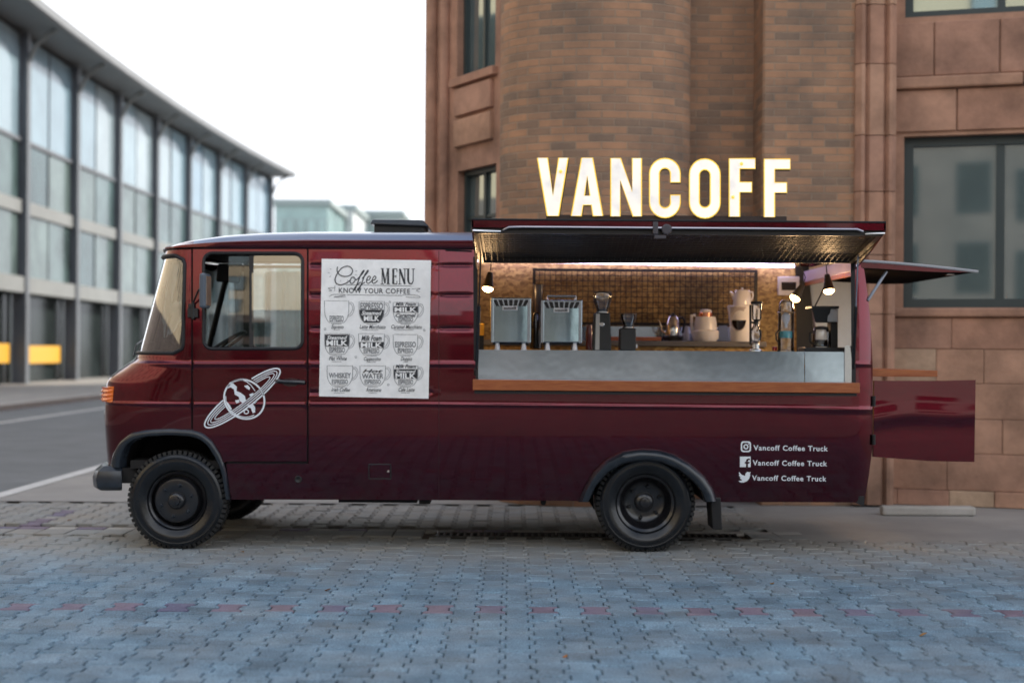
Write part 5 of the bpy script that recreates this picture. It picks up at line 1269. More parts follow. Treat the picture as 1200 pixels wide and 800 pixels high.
slab([(1.6, 0.3, 1.6, 18.3, 1.0), (8.6, 0.3, 8.6, 18.3, 2.3), (1.9, 0.3, 5.0, 17.5, 2.0), (5.0, 17.5, 8.0, 0.3, 0.8)]+SER(1.7)+SER(8.6), 446.2)
slab([(2.2, 0.3, 2.2, 18.3, 2.3), (2.2, 0.5, 6.8, 0.5, 1.0), (2.2, 9.2, 5.6, 9.2, 1.0), (2.2, 18.0, 6.8, 18.0, 1.0), (6.5, 0.5, 6.5, 4.0, 0.8), (6.5, 14.5, 6.5, 18.0, 0.8), (5.4, 7.5, 5.4, 11.0, 0.7)], 458.6)
slab([(1.6, 0.3, 1.6, 18.3, 1.0), (7.6, 0.3, 7.6, 18.3, 1.0), (1.6, 0.5, 7.6, 18.0, 2.3)]+SER(1.6)[1:]+SER(7.6)[:1], 466.8)
slab([(1.7, 0.3, 1.7, 14.5, 2.3), (7.6, 0.3, 7.6, 14.5, 1.1), (1.7, 14.5, 3.2, 17.6, 1.9), (3.0, 17.7, 6.2, 17.7, 1.4), (6.0, 17.6, 7.6, 14.5, 1.2)]+SER(1.7)[:1]+SER(7.6)[:1], 476.6)
T_.text('KNOW YOUR COFFEE', 397, 343.0, 83.5, 5.9, bold=0.012, space=1.1, slope=0.014)
lay(T_, 'title_lettering', INK)
T2 = Flat()
for a, b in (((300, 288), (960, 300)), ((310, 388), (870, 396))): T2.stroke(c8([a, b]), 0.6)
for l_ in ([(192, 295), (190, 350)], [(192, 318), (125, 322), (160, 345), (130, 350)], [(965, 330), (1050, 325), (1010, 345), (1045, 360)], [(135, 405), (180, 385), (300, 390), (180, 412), (300, 408)], [(870, 392), (1000, 392), (1045, 415), (900, 412)]): T2.stroke(c8(spline(l_)), 0.55)
for k in range(9):
    a = R(150+k*28); T2.stroke(c8([(270+130*math.cos(a), 170-105*math.sin(a)*0.7), (270+150*math.cos(a), 170-122*math.sin(a)*0.7)]), 0.45)
for x, y in ((88, 402), (452, 500), (408, 268), (400, 676), (240, 540), (578, 408)): T2.stroke([(360+x/4.21+1.1*math.cos(t), 290+y/4.21+1.3*math.sin(t)) for t in range(6)], 0.5, True)
lay(T2, 'banner_print', INKG)['kind'] = 'stuff'
CUPS = [[('e', 'ESPRESSO', 0.68, 0.95)], [('e', 'ESPRESSO', 0.06, 0.38), ('d', '', 0.40, 1.0), ('s', 'Steamed', 0.45, 0.64), ('w', 'MILK', 0.68, 0.92)],
        [('s2', 'Milk Foam', 0.0, 0.16), ('d', '', 0.20, 0.50), ('w', 'MILK', 0.24, 0.47), ('s2', 'Caramel', 0.54, 0.72), ('e', 'ESPRESSO', 0.74, 0.95)],
        [('d', '', 0.05, 0.62), ('s', 'Steamed', 0.10, 0.28), ('w', 'MILK', 0.32, 0.58), ('e', 'ESPRESSO', 0.66, 0.92)],
        [('s2', 'Milk Foam', 0.08, 0.34), ('d', '', 0.40, 0.68), ('w', 'MILK', 0.43, 0.66), ('e', 'ESPRESSO', 0.71, 0.93)],
        [('e', 'ESPRESSO', 0.36, 0.63), ('e', 'ESPRESSO', 0.69, 0.92)], [('e', 'WHISKEY', 0.36, 0.62), ('e', 'ESPRESSO', 0.69, 0.92)],
        [('s2', 'Hot', 0.18, 0.36), ('e', 'WATER', 0.40, 0.65), ('e', 'ESPRESSO', 0.70, 0.92)],
        [('s2', 'Milk Foam', -0.06, 0.12), ('d', '', 0.18, 0.66), ('s', 'Steamed', 0.21, 0.36), ('w', 'MILK', 0.38, 0.64), ('e', 'ESPRESSO', 0.70, 0.93)]]
NAMES = ['Espresso', 'Latte Macchiato', 'Caramel Macchiato', 'Flat White', 'Cappuccino', 'Doppio', 'Irish Coffee', 'Americano', 'Cafe Latte']
BOX = [(85, 262, 205, 370), (256, 265, 380, 370), (424, 270, 548, 370), (86, 424, 208, 526), (254, 424, 380, 528), (424, 428, 545, 528), (98, 582, 224, 680), (260, 582, 386, 680), (426, 582, 546, 680)]
CAPW = [60, 128, 152, 88, 84, 56, 92, 76, 80]
for k, (x0, y0, x1, y1) in enumerate(BOX):
    x0, x1 = 360+x0/4.21, 360+x1/4.21; y0, y1 = 290+y0/4.21, 290+y1/4.21; w_, h_ = x1-x0, y1-y0; xm = (x0+x1)/2; sl_ = 0.012
    def hw(t): return w_/2*(1.0 if t < 0.35 else math.sqrt(max(0.0, 1-((t-0.35)/0.78)**2.4)))
    dk, gr, wh_ = Flat(), Flat(), Flat()
    ts = [i/20 for i in range(21)]
    gr.stroke([(xm-hw(t), y0+h_*t) for t in ts]+[(xm+hw(t), y0+h_*t) for t in reversed(ts)], 0.55)
    gr.stroke([(x0+1, y0), (x1-1, y0+0.3)], 0.4); gr.stroke([(xm-6, y1+1.6), (xm+6, y1+1.7)], 0.5)
    for o_ in (0, 1.6): gr.stroke(spline([(x1+0.4, y0+2.5+o_), (x1+4.2-o_, y0+2.5+o_), (x1+6.3-o_, y0+h_*0.34), (x1+4.0-o_, y0+h_*0.62-o_), (x1-0.8, y0+h_*0.74-o_)]), 0.45)
    for kind, txt, a, b in CUPS[k]:
        ta = [a+(b-a)*i/8 for i in range(9)]
        if kind == 'd': dk.poly([(xm-hw(min(t, .985))+0.5, y0+h_*t) for t in ta]+[(xm+hw(min(t, .985))-0.5, y0+h_*t) for t in reversed(ta)])
        else:
            ww = 2*min(hw(max(a, 0)), hw(b))-3.0; fl_ = {'e': gr, 's': wh_, 'w': wh_, 's2': dk}[kind]
            sh = 0.35 if kind in ('s', 's2') else 0.0
            if kind in ('s', 's2'): ww = min(ww, 24)
            fl_.text(txt, xm-ww/2, y0+h_*b, ww, h_*(b-a)*0.98, bold=0.03 if kind == 'w' else 0.02, shear=sh)
    cw = CAPW[k]/4.21; dk.text(NAMES[k], xm-cw/2+1, y1+7.0, cw, 4.6, bold=0.006, shear=0.35, slope=0.01); gr.stroke([(xm-cw/2+4, y1+8.6), (xm+cw/4, y1+8.8)], 0.4)
    C_ = lay(gr, 'cup_print', INKG)
    o = dk.lay('cup_fill', lambda a, b: ps(a, b, 0.0075), INK, C_); o['kind'] = 'stuff'
    if wh_.v: wh_.lay('cup_lettering', lambda a, b: ps(a, b, 0.0085), PAPER, C_)

# ================================================================ lit roof letters
LF_ = mat('letter_face', (0.80, 0.79, 0.76), emit=(1.0, 0.95, 0.86), estr=0.30, rough=0.4)
_n, _l = LF_.node_tree.nodes, LF_.node_tree.links; _b = _n['Principled BSDF']
_g = _n.new("ShaderNodeNewGeometry"); _z = _n.new("ShaderNodeTexNoise"); _z.inputs['Scale'].default_value = 7.0; _z.inputs['Detail'].default_value = 3; _l.new(_g.outputs['Position'], _z.inputs[0])
_r = _n.new("ShaderNodeMapRange"); _r.inputs[1].default_value = 0.3; _r.inputs[2].default_value = 0.7; _r.inputs[3].default_value = 0.16; _r.inputs[4].default_value = 0.36; _l.new(_z.outputs[0], _r.inputs[0]); _l.new(_r.outputs[0], _b.inputs['Emission Strength'])
_c = _n.new("ShaderNodeValToRGB"); _c.color_ramp.elements[0].position = 0.35; _c.color_ramp.elements[0].color = (1, 0.97, 0.92, 1); _c.color_ramp.elements[1].position = 0.72; _c.color_ramp.elements[1].color = (1, 0.86, 0.55, 1); _l.new(_z.outputs[0], _c.inputs[0]); _l.new(_c.outputs[0], _b.inputs['Emission Color'])
LR_ = mat('letter_rim', (0.85, 0.55, 0.06), emit=(1.0, 0.66, 0.08), estr=0.28, rough=0.4)
LS_ = mat('letter_side', (0.035, 0.022, 0.018), rough=0.5)
BULB = mat('amber_bulb', (1, 0.6, 0.2), emit=(1.0, 0.52, 0.06), estr=0.42)
def cap(cx, cy, r, a0, a1, n=12): return [(cx+r*math.cos(R(a0+(a1-a0)*k/n)), cy+r*math.sin(R(a0+(a1-a0)*k/n))) for k in range(n+1)]
GL = {'V': ([(0, 69), (12, 69), (18.2, 24), (25, 69), (36, 69), (24.8, 0), (11.5, 0)], []),
      'A': ([(0, 0), (12.2, 69), (25, 69), (37, 0), (25.5, 0), (23.6, 13), (13.8, 13), (11.8, 0)], [[(15.4, 24), (22, 24), (18.7, 48)]]),
      'N': ([(0, 0), (0, 69), (11.5, 69), (25.2, 29), (25.2, 69), (36, 69), (36, 0), (26, 0), (11, 43), (11, 0)], []),
      'C': (cap(18, 51, 18, 0, 180)+cap(18, 17.5, 18, 180, 360)+[(36, 26), (24.6, 26)]+list(reversed(cap(18, 17.5, 6.6, 180, 360)))+list(reversed(cap(18, 51, 6.6, 0, 180)))+[(24.6, 41), (36, 41)], []),
      'O': (cap(18, 51, 18, 0, 180)+cap(18, 17.5, 18, 180, 360), [cap(18, 50, 6.4, 0, 180)+cap(18, 18.5, 6.4, 180, 360)]),
      'F': ([(0, 0), (0, 69), (30.5, 69), (30.5, 57), (12.3, 57), (12.3, 41), (26.5, 41), (26.5, 29), (12.3, 29), (12.3, 0)], [])}
yS = 0.10
SIGN = thing('letter_sign', 'lit white letters spelling VANCOFF in dark trays on the truck roof', 'sign', at(780, 262, yS+0.05))
LW_ = [('V', 629.8, 253.0, 0.985), ('A', 669.5, 253.0, 0.985), ('N', 715.8, 253.4, 0.985), ('C', 761.2, 254.6, 1.0), ('O', 808.0, 255.2, 1.0), ('F', 854.6, 253.8, 0.985), ('F', 895.6, 254.3, 0.985)]
for ch, x0, yb_, k in LW_:
    out, hol = GL[ch]; out = [p for i, p in enumerate(out) if math.dist(p, out[i-1]) > 1e-4]
    hol = [[p for i, p in enumerate(h_) if math.dist(p, h_[i-1]) > 1e-4] for h_ in hol]
    fm = lambda u_, v_, y_=yS: at(x0+u_, yb_-v_*k, y_)
    g = MB(); prism(g, out, hol, fm, (0.012, 0.085, -0.004)); L_ = g.build('letter', LS_, SIGN)
    v2, f2 = tri2d(out, hol); fl_ = Flat(); fl_.add([tuple(p) for p in v2], [tuple(int(q_) for q_ in t) for t in f2])
    fl_.lay('lit_face', lambda a, b: at(x0+a, yb_-b*k, yS-0.003), LF_, L_)
    rm_ = Flat()
    for lp in [out]+hol: rm_.stroke(lp, 1.3, True)
    rm_.lay('rim', lambda a, b: at(x0+a, yb_-b*k, yS-0.006), LR_, L_)
for k, (px, py) in enumerate(((657, 201), (869, 192), (859, 231))):
    MB().lathe(at(px, py, yS-0.006), [(0.014, 0.0), (0.012, -0.010), (0.005, -0.016)], 10, 'y').build('bulb', BULB, SIGN, smooth=True)
a, b = at(640, 252.5, yS+0.03), at(925, 258, yS+0.03)
g = MB(); g.hexa([at(640, 259, yS+0.02), at(922, 261, yS+0.02), at(922, 261, yS+0.08), at(640, 259, yS+0.08), at(640, 251.5, yS+0.02), at(922, 253.5, yS+0.02), at(922, 253.5, yS+0.08), at(640, 251.5, yS+0.08)])
g.build('base_bar', LS_, SIGN)
for px in (660, 780, 905): MB().box(at(px-2, 259, yS+0.03), at(px+2, 274, yS+0.07)).build('sign_post', BLACK, SIGN)

# ================================================================ lamps in the truck
LAMPM = mat('lamp_bulb', (1, 0.8, 0.6), emit=(1.0, 0.58, 0.24), estr=9.0)
def lamp(px, py, y, tilt, top, label, watts):
    c = at(px, py, y); t = thing('pendant_lamp', label, 'lamp', c, 'bulb lamps hanging in the truck')
    d = Vector((math.sin(R(tilt)), -0.25, -math.cos(R(tilt)))).normalized(); s_ = MB()
    base = c-d*0.105; s_.cyl(base-d*0.03, base, 0.020, 0.026, 14); s_.cyl(base, c-d*0.008, 0.026, 0.044, 18, cap=False)
    s_.build('socket', BLACK, t, smooth=True)
    e = MB(); pr = [(0.004, -0.024), (0.024, -0.019), (0.040, -0.006), (0.043, 0.006)]
    u_ = d.orthogonal().normalized(); w_ = d.cross(u_)
    V = [c-d*h_+(u_*math.cos(2*math.pi*k/20)+w_*math.sin(2*math.pi*k/20))*r_ for r_, h_ in pr for k in range(20)]
    e.add(V, [(j*20+k, j*20+(k+1) % 20, (j+1)*20+(k+1) % 20, (j+1)*20+k) for j in range(3) for k in range(20)]+[tuple(range(19, -1, -1))])
    e.build('bulb', LAMPM, t, smooth=True)
    MB().tube([base-d*0.03, base-d*0.08+Vector((0, 0, 0.02)), at(top[0], top[1], y)], 0.004, 6).build('cable', BLACK, t)
    ld = bpy.data.lights.new('lamp_light', 'POINT'); ld.energy = watts; ld.color = (1.0, 0.62, 0.30); ld.shadow_soft_size = 0.04
    lo = bpy.data.objects.new('lamp_light', ld); lo.location = c+d*0.07; link(lo, t)
lamp(571.5, 338.5, 0.50, -8, (569, 300), 'lit bulb lamp hanging above the left espresso machine', 3)
lamp(931.5, 349.5, 0.85, -32, (935, 305), 'lit tilted bulb lamp above the glass drip tower', 3)
lamp(971.5, 341, 0.55, 4, (972, 306), 'lit bulb lamp above the black drip coffee maker', 4)

# ================================================================ things on the counters
YF = 0.22
def ztop(px): return at(px, 409.6+(px-556)*0.00586, 0.02).z
def prof_px(mb, cx, y, prof, n=28, cap=True):
    k = mpp(y); c = at(cx, 410, y); mb.lathe((c.x, y, 0), [(hw_*k, at(cx, py, y).z) for hw_, py in prof], n, 'z', cap); return mb
def espresso(x0, x1, yt, label, plate, rail):
    y0, y1 = YF, YF+0.34; zc = ztop((x0+x1)/2); zt = at((x0+x1)/2, yt, y0).z; xa, xb = at(x0, 380, y0).x, at(x1, 380, y0).x
    t = thing('espresso_machine', label, 'espresso machine', ((xa+xb)/2, y0+0.15, zc), 'steel espresso machines')
    zb = at(x0, 401.5, y0).z
    MB().box((xa, y0, zb), (xb, y1, zt)).build('body', STEEL, t, bevel=0.008)
    # bowed mirror back panel between two uprights
    V = []; NN = 10
    for j in range(NN+1):
        for i in range(NN+1):
            u_, v_ = i/NN, j/NN; V.append((xa+0.03+(xb-xa-0.06)*u_, y0-0.004-0.010*math.sin(math.pi*u_)-0.010*(1-v_)**2, zb+0.012+(zt-zb-0.075)*v_))
    mk('back_panel', V, [(j*(NN+1)+i, j*(NN+1)+i+1, (j+1)*(NN+1)+i+1, (j+1)*(NN+1)+i) for j in range(NN) for i in range(NN)], STEELM, t, smooth=True)
    for xs_ in (xa+0.004, xb-0.026): MB().box((xs_, y0-0.016, zb), (xs_+0.022, y0-0.001, zt-0.004)).build('upright', STEEL, t, bevel=0.004)
    # louvre slots under the top edge
    for i in range(7):
        u_ = (i+0.5)/7; x = xa+0.035+(xb-xa-0.07)*u_; sk = (u_-0.5)*0.045
        m_ = MB(); m_.hexa([(x-0.012-sk*0.2, y0-0.011, zt-0.066), (x+0.012-sk*0.2, y0-0.011, zt-0.066), (x+0.012-sk*0.2, y0-0.002, zt-0.066), (x-0.012-sk*0.2, y0-0.002, zt-0.066), (x-0.014+sk, y0-0.011, zt-0.018), (x+0.014+sk, y0-0.011, zt-0.018), (x+0.014+sk, y0-0.002, zt-0.018), (x-0.014+sk, y0-0.002, zt-0.018)]); m_.build('louvre_slot', BLACK, t)
    p = at(plate[0], plate[1], y0); PLT = MB().box((p.x, y0-0.034, p.z-0.032), (p.x+0.115, y0-0.026, p.z)).build('name_plate', WHITEP, t, bevel=0.003)
    gl = MB()
    for i in range(9):
        hh_ = 0.013 if i < 7 else 0.019; gl.box((p.x+0.010+i*0.0105, y0-0.036, p.z-0.025), (p.x+0.0175+i*0.0105, y0-0.0345, p.z-0.025+hh_))
    gl.build('plate_lettering', BLACK, PLT)
    for xx in (xa+0.055, xb-0.055):
        for yy in (y0+0.03, y1-0.05):
            MB().lathe((xx, yy, zc), [(0.022, 0.0), (0.021, 0.01), (0.013, zb-zc)], 14).build('foot', WHITEP, t, smooth=True)
    MB().box((xa+0.02, y0+0.05, zb-0.012), (xb-0.02, y1-0.03, zb-0.001)).build('drip_tray', BLACK, t)
    if rail:
        q_ = MB(); q_.tube([(xa+0.05, y0+0.03, zt), (xa+0.05, y0+0.03, zt+0.03), (xb-0.05, y0+0.03, zt+0.03), (xb-0.05, y0+0.03, zt)], 0.006, 8); q_.tube([(xa+0.05, y1-0.03, zt), (xa+0.05, y1-0.03, zt+0.03), (xb-0.05, y1-0.03, zt+0.03), (xb-0.05, y1-0.03, zt)], 0.006, 8); q_.build('cup_rail', CHROME, t)
    # group head and portafilter handle on the barista side
    g_ = MB(); xm = (xa+xb)/2; g_.cyl((xm, y1, zt-0.12), (xm, y1+0.09, zt-0.12), 0.035, n=16); g_.cyl((xm, y1+0.06, zt-0.12), (xm, y1+0.06, zt-0.19), 0.032, n=16); g_.cyl((xm, y1+0.06, zt-0.18), (xm, y1+0.2, zt-0.19), 0.012, n=10); g_.build('group_head', CHROME, t, smooth=True)
    return t
espresso(574.5, 622.5, 348.5, 'steel espresso machine at the partition end of the counter, no rail on top', (589, 358.5), False)
espresso(633.5, 682.5, 351.0, 'steel espresso machine with cup rail on top, between its twin and the tall grinder', (649, 361), True)
# grinder behind, between the two machines
g = thing('grinder', 'dark narrow grinder standing behind, between the two espresso machines', 'grinder', (at(628, 400, 0.75).x, 0.75, ztop(628)))
m_ = MB(); prof_px(m_, 628, 0.75, [(5, 409), (7, 408), (6, 370), (5, 366)]); m_.build('body', BLACKG, g, smooth=True); m_ = MB(); prof_px(m_, 630, 0.75, [(3.2, 366), (5.6, 352), (6.5, 334), (5.5, 333)]); m_.build('hopper', mat('smoked_plastic', (0.05, 0.045, 0.06), rough=0.2), g, smooth=True)
# little shelf side and yellow box by the partition
o = MB().hexa([at(560, 393, 0.42), at(567, 393, 0.42), at(567, 393, 0.50), at(560, 393, 0.50), at(561, 379, 0.42), at(567.5, 379, 0.42), at(567.5, 379, 0.50), at(561, 379, 0.50)])
o.hexa([at(560, 410, 0.43), at(567, 410, 0.43), at(567, 410, 0.49), at(560, 410, 0.49), at(560, 393, 0.43), at(567, 393, 0.43), at(567, 393, 0.49), at(560, 393, 0.49)])
o.i = [0]*6+[1]*6; o = o.build('carton', [YELLOW, BLACK], bevel=0.003); tag(o, 'small yellow and black carton beside the first espresso machine', 'carton')
# tall grinder
def grinder(cx, label, body, hop, stripe, lid):
    c = at(cx, 410, YF+0.1); t = thing('coffee_grinder', label, 'grinder', (c.x, YF+0.1, ztop(cx)), 'black coffee grinders')
    x0, x1, yt = body; a, b = at(x0, yt, YF), at(x1, yt, YF); zc = ztop(cx); tp = 0.006 if stripe else 0.0
    m_ = MB(); m_.hexa([(a.x-tp, YF, zc), (b.x+tp, YF, zc), (b.x+tp, YF+0.2, zc), (a.x-tp, YF+0.2, zc), (a.x+tp, YF+0.01, a.z), (b.x-tp, YF+0.01, a.z), (b.x-tp, YF+0.17, a.z), (a.x+tp, YF+0.17, a.z)]); m_.build('body', BLACK, t, bevel=0.008)
    if stripe:
        m_ = MB(); m_.hexa([(a.x+0.012, YF-0.003, zc+0.004), (a.x+0.044, YF-0.003, zc+0.004), (a.x+0.044, YF+0.004, zc+0.004), (a.x+0.012, YF+0.004, zc+0.004), (a.x+0.016, YF+0.007, a.z-0.006), (a.x+0.046, YF+0.007, a.z-0.006), (a.x+0.046, YF+0.014, a.z-0.006), (a.x+0.016, YF+0.014, a.z-0.006)]); m_.build('side_strip', mat('dull_metal_strip', (0.30, 0.29, 0.28), rough=0.4, metal=0.7), t)
        p = at(705.5, 380, YF-0.002); MB().lathe((p.x, YF+0.004, p.z), [(0.019, 0.0), (0.019, -0.006), (0.015, -0.008)], 20, 'y').build('badge', CHROME, t)
    else: MB().box((b.x+0.002, YF+0.05, zc+0.02), (b.x+0.016, YF+0.10, zc+0.05)).build('switch', WHITEP, t, bevel=0.003)
    m_ = MB(); prof_px(m_, cx+0.3, YF+0.1, hop, cap=False); H_ = m_.build('hopper', CLEAR, t, smooth=True)
    m_ = MB(); r0, y0_ = hop[0][0]*0.95, hop[0][1]; prof_px(m_, cx+0.3, YF+0.1, [(r0, y0_), (r0*1.05, y0_-1.5), (hop[1][0]*0.9, hop[1][1])]); m_.build('beans', mat('roast_beans', (0.035, 0.018, 0.010), rough=0.5, bump=0.004, bscale=120), H_)
    m_ = MB(); prof_px(m_, cx+0.3, YF+0.1, lid); m_.build('lid', BLACK if stripe else CLEAR, H_, smooth=True)
    m_ = MB(); prof_px(m_, cx+0.3, YF+0.1, [(hop[0][0]+1, hop[0][1]+1.2), (hop[0][0]+1.2, hop[0][1]-1)]); m_.build('collar', CHROME, t, smooth=True)
grinder(705.3, 'tall black coffee grinder with silver strip, round badge and glass hopper', (696.0, 716.0, 366.5), [(6.5, 366), (7.0, 362), (10.5, 354), (11.5, 346), (11.0, 342.5)], True, [(10.8, 343), (8.5, 341.5), (5, 342.5)])
grinder(735.8, 'short black coffee grinder with small glass bowl on top', (727, 745.5, 384.5), [(6.0, 384), (6.5, 380), (8.8, 374), (9.6, 368.5)], False, [(9.7, 368.6), (9.4, 367.6), (3, 367.2)])
# gooseneck kettle on its base (back counter)
YK = 1.55; cx = 788.5
KT = thing('gooseneck_kettle', 'steel gooseneck kettle with black lid on its black base', 'kettle', (at(cx, 398, YK).x, YK, zk+0.0))
m_ = MB(); prof_px(m_, cx, YK, [(11.5, 399.2), (12, 394.5), (11, 393.2)]); m_.build('base', BLACK, KT, smooth=True)
m_ = MB(); prof_px(m_, cx, YK, [(9.6, 393), (9.8, 390), (8.6, 380), (6.2, 372.5), (4.5, 370.5)]); m_.build('body', CHROME, KT, smooth=True)
m_ = MB(); prof_px(m_, cx, YK, [(4.6, 370.6), (3.4, 369), (1.4, 368.4), (1.6, 366.8), (0.5, 366.4)]); m_.build('lid', BLACK, KT, smooth=True)
MB().tube([at(780, 390, YK), at(775.5, 387, YK), at(774.5, 381, YK), at(772.5, 376, YK), at(770.5, 374.5, YK)], [0.012, 0.009, 0.007, 0.006, 0.006], 8).build('spout', CHROME, KT, smooth=True)
MB().tube([at(793, 373.5, YK), at(800, 372, YK), at(802.5, 377, YK), at(800, 390, YK)], 0.010, 8).build('handle', BLACK, KT, smooth=True)
# steel pitcher beside it
o = MB(); prof_px(o, 803.5, 1.62, [(4.5, 399), (5, 398), (3.8, 389), (3.2, 384), (3.6, 382)]); o = o.build('milk_pitcher', WHITEP, smooth=True); tag(o, 'small pale milk pitcher between the steel kettle and the white kettle', 'pitcher')
# white electric kettle with copper band, in front on the machine base
YW = 1.42; KW = thing('electric_kettle', 'white plastic kettle with copper coloured lid band', 'kettle', (at(826, 400, YW).x, YW, zk))
m_ = MB(); prof_px(m_, 826.5, YW, [(12.5, 400), (15.5, 396), (15.8, 388), (13.6, 386.5), (13.0, 378), (11.5, 371)]); m_.build('body', WHITEP, KW, smooth=True)
m_ = MB(); prof_px(m_, 826.5, YW, [(8.2, 371), (8.4, 366.5), (7.6, 366)]); m_.build('copper_band', COPPER, KW, smooth=True)
m_ = MB(); prof_px(m_, 827, YW, [(7.2, 366), (6.4, 363), (4, 362.3)]); m_.build('lid', WHITEP, KW, smooth=True)
MB().tube([at(815, 369.5, YW), at(810.5, 369.5, YW), at(810.5, 380, YW), at(811.5, 391, YW)], 0.014, 8).build('handle', WHITEP, KW, smooth=True)
o = MB().hexa([at(841, 399, 1.6), at(855, 399, 1.6), at(855, 399, 1.7), at(841, 399, 1.7), at(842, 381.5, 1.6), at(852, 381.5, 1.6), at(852, 381.5, 1.7), at(842, 381.5, 1.7)]).build('storage_tin', mat('pale_blue_tin', (0.42, 0.50, 0.56), rough=0.35), bevel=0.004); tag(o, 'pale blue grey tin between the white kettle and the tall brewer', 'tin')
# tall white tapering brewer with jug of coffee, white teapot on top
YJ = 1.40; BR = thing('coffee_brewer', 'tall white tapering brewer with black coffee in its clear front', 'brewer', (at(869, 400, YJ).x, YJ, zk))
m_ = MB(); prof_px(m_, 869.5, YJ, [(13.0, 400.3), (13.6, 397), (14.5, 382), (16.2, 366), (17.6, 358.5), (16.6, 358), (15, 366)], cap=False); m_.build('body', WHITEP, BR, smooth=True)
jug = []
for k in range(17):
    t = k/16; jug.append((866+10.2*math.cos(math.pi*(1+t)), 372+15.5*-math.sin(math.pi*(1+t))))
jf = lambda a, b, o_: at(a, b, YJ-o_)
def front_patch(name, outl, m, off, parent):
    v, f = tri2d(outl); k = mpp(YJ); P = []
    for a, b in v:
        hw_ = lerp_tab([(358, 17.6), (366, 16.2), (382, 14.5), (397, 13.6)], b); dx = (a-869.5)/hw_; P.append(at(a, b, YJ-math.sqrt(max(0.02, 1-dx*dx))*hw_*k-off))
    fs = [tuple(int(q_) for q_ in t) for t in f]; fs = [t if (P[t[1]]-P[t[0]]).cross(P[t[2]]-P[t[0]]).y < 0 else t[::-1] for t in fs]
    return mk(name, P, fs, m, parent, smooth=True)
front_patch('clear_window', densify([(856.0, 359.5), (877.5, 359.5)]+[(p[0], p[1]) for p in reversed(jug)], 2), mat('tinted_window', (0.42, 0.38, 0.40), rough=0.12, coat=0.6), 0.004, BR)
front_patch('coffee_level', densify([(857.5, 375.0), (874.5, 375.0)]+[(866+8.4*math.cos(math.pi*t/10), 375+11.5*math.sin(math.pi*t/10)) for t in range(1, 10)], 1.6), COFFEE, 0.008, BR)
MB().tube([at(884, 361, YJ-0.06), at(889.5, 362, YJ-0.06), at(889, 380, YJ-0.06), at(884, 388, YJ-0.06)], 0.010, 8).build('handle', WHITEP, BR, smooth=True)
TP = thing('teapot', 'small white ceramic pot standing on top of the tall white brewer', 'teapot', at(869, 358, YJ))
m_ = MB(); prof_px(m_, 869.5, YJ, [(10.8, 358), (11.2, 357), (10.2, 348), (9.2, 341.5), (8, 340), (3, 339.3), (1.2, 338.8), (1.4, 337.4), (0.4, 337)]); m_.build('pot', CERAM, TP, smooth=True)
MB().tube([at(861.5, 350, YJ), at(859.2, 346, YJ), at(855.2, 341.2, YJ)], [0.02, 0.014, 0.008], 8).build('spout', CERAM, TP, smooth=True)
MB().tube([at(878.5, 342, YJ), at(882, 342, YJ), at(882.6, 347, YJ), at(880.5, 352, YJ)], 0.007, 8).build('handle', CERAM, TP, smooth=True)
# siphon brewer
cx = 885.5; SI = thing('siphon_brewer', 'glass siphon coffee brewer on a steel foot', 'siphon', (at(cx, 410, YF).x, YF, ztop(cx)))
m_ = MB(); prof_px(m_, cx, YF, [(8, 411.3), (8.2, 410), (5.5, 408.8), (5.2, 403), (4.6, 402.5)]); m_.build('foot', CHROME, SI, smooth=True)
m_ = MB(); prof_px(m_, cx, YF, [(1.2, 402), (5.5, 399.5), (7.2, 394), (6.5, 387.5), (3.2, 382), (2.6, 378)], cap=False); m_.build('lower_bulb', CLEAR, SI, smooth=True)
m_ = MB(); prof_px(m_, cx, YF, [(3.2, 379.5), (3.4, 376.5)]); m_.build('collar', BLACK, SI, smooth=True)
m_ = MB(); prof_px(m_, cx+1.0, YF, [(2.8, 376.5), (5.4, 374), (5.8, 356)], cap=False); m_.build('upper_chamber', CLEAR, SI, smooth=True)
m_ = MB(); prof_px(m_, cx+1.0, YF, [(6.8, 356), (7.0, 354), (6.4, 353.2)]); m_.build('lid', BLACK, SI, smooth=True)
m_ = MB(); m_.tube([at(879.5, 404, YF), at(879.5, 357, YF)], 0.009, 8); m_.tube([at(879.5, 377.5, YF), at(885, 378, YF)], 0.008, 8); m_.build('stand_rod', BLACK, SI, smooth=True)
# glass drip tower with teal band
cx = 921; DT = thing('drip_tower', 'tall glass cold drip tower with a teal band', 'drip tower', (at(cx, 411, YF).x, YF, ztop(cx)))
m_ = MB(); prof_px(m_, cx, YF, [(10, 411.8), (10.2, 410.5), (9.6, 409.8)]); m_.build('base', CLEAR, DT, smooth=True)
m_ = MB(); prof_px(m_, cx, YF, [(9.3, 410), (9.5, 398), (9.3, 368), (9.6, 366.5), (9.2, 362), (8.0, 354), (4.5, 351.2), (1.0, 350.6)], cap=False); m_.build('outer_glass', CLEAR, DT, smooth=True)
m_ = MB(); prof_px(m_, cx, YF, [(9.8, 366.8), (10.6, 366.2), (9.8, 365.5)]); m_.build('ring', CHROME, DT, smooth=True)
m_ = MB(); prof_px(m_, cx, YF, [(1.6, 384), (2.0, 380), (4.2, 375), (4.6, 369), (2.4, 367)]); m_.build('dripper', CERAM, DT, smooth=True)
m_ = MB(); prof_px(m_, cx+0.3, YF, [(6.2, 396), (7.0, 395), (7.0, 388.5), (6.2, 387.8)]); m_.build('teal_band', TEAL, DT, smooth=True)
MB().tube([at(912, 387, YF), at(909.2, 391, YF), at(909.8, 398, YF), at(912.5, 401, YF)], 0.006, 6).build('handle', BLACK, DT, smooth=True)
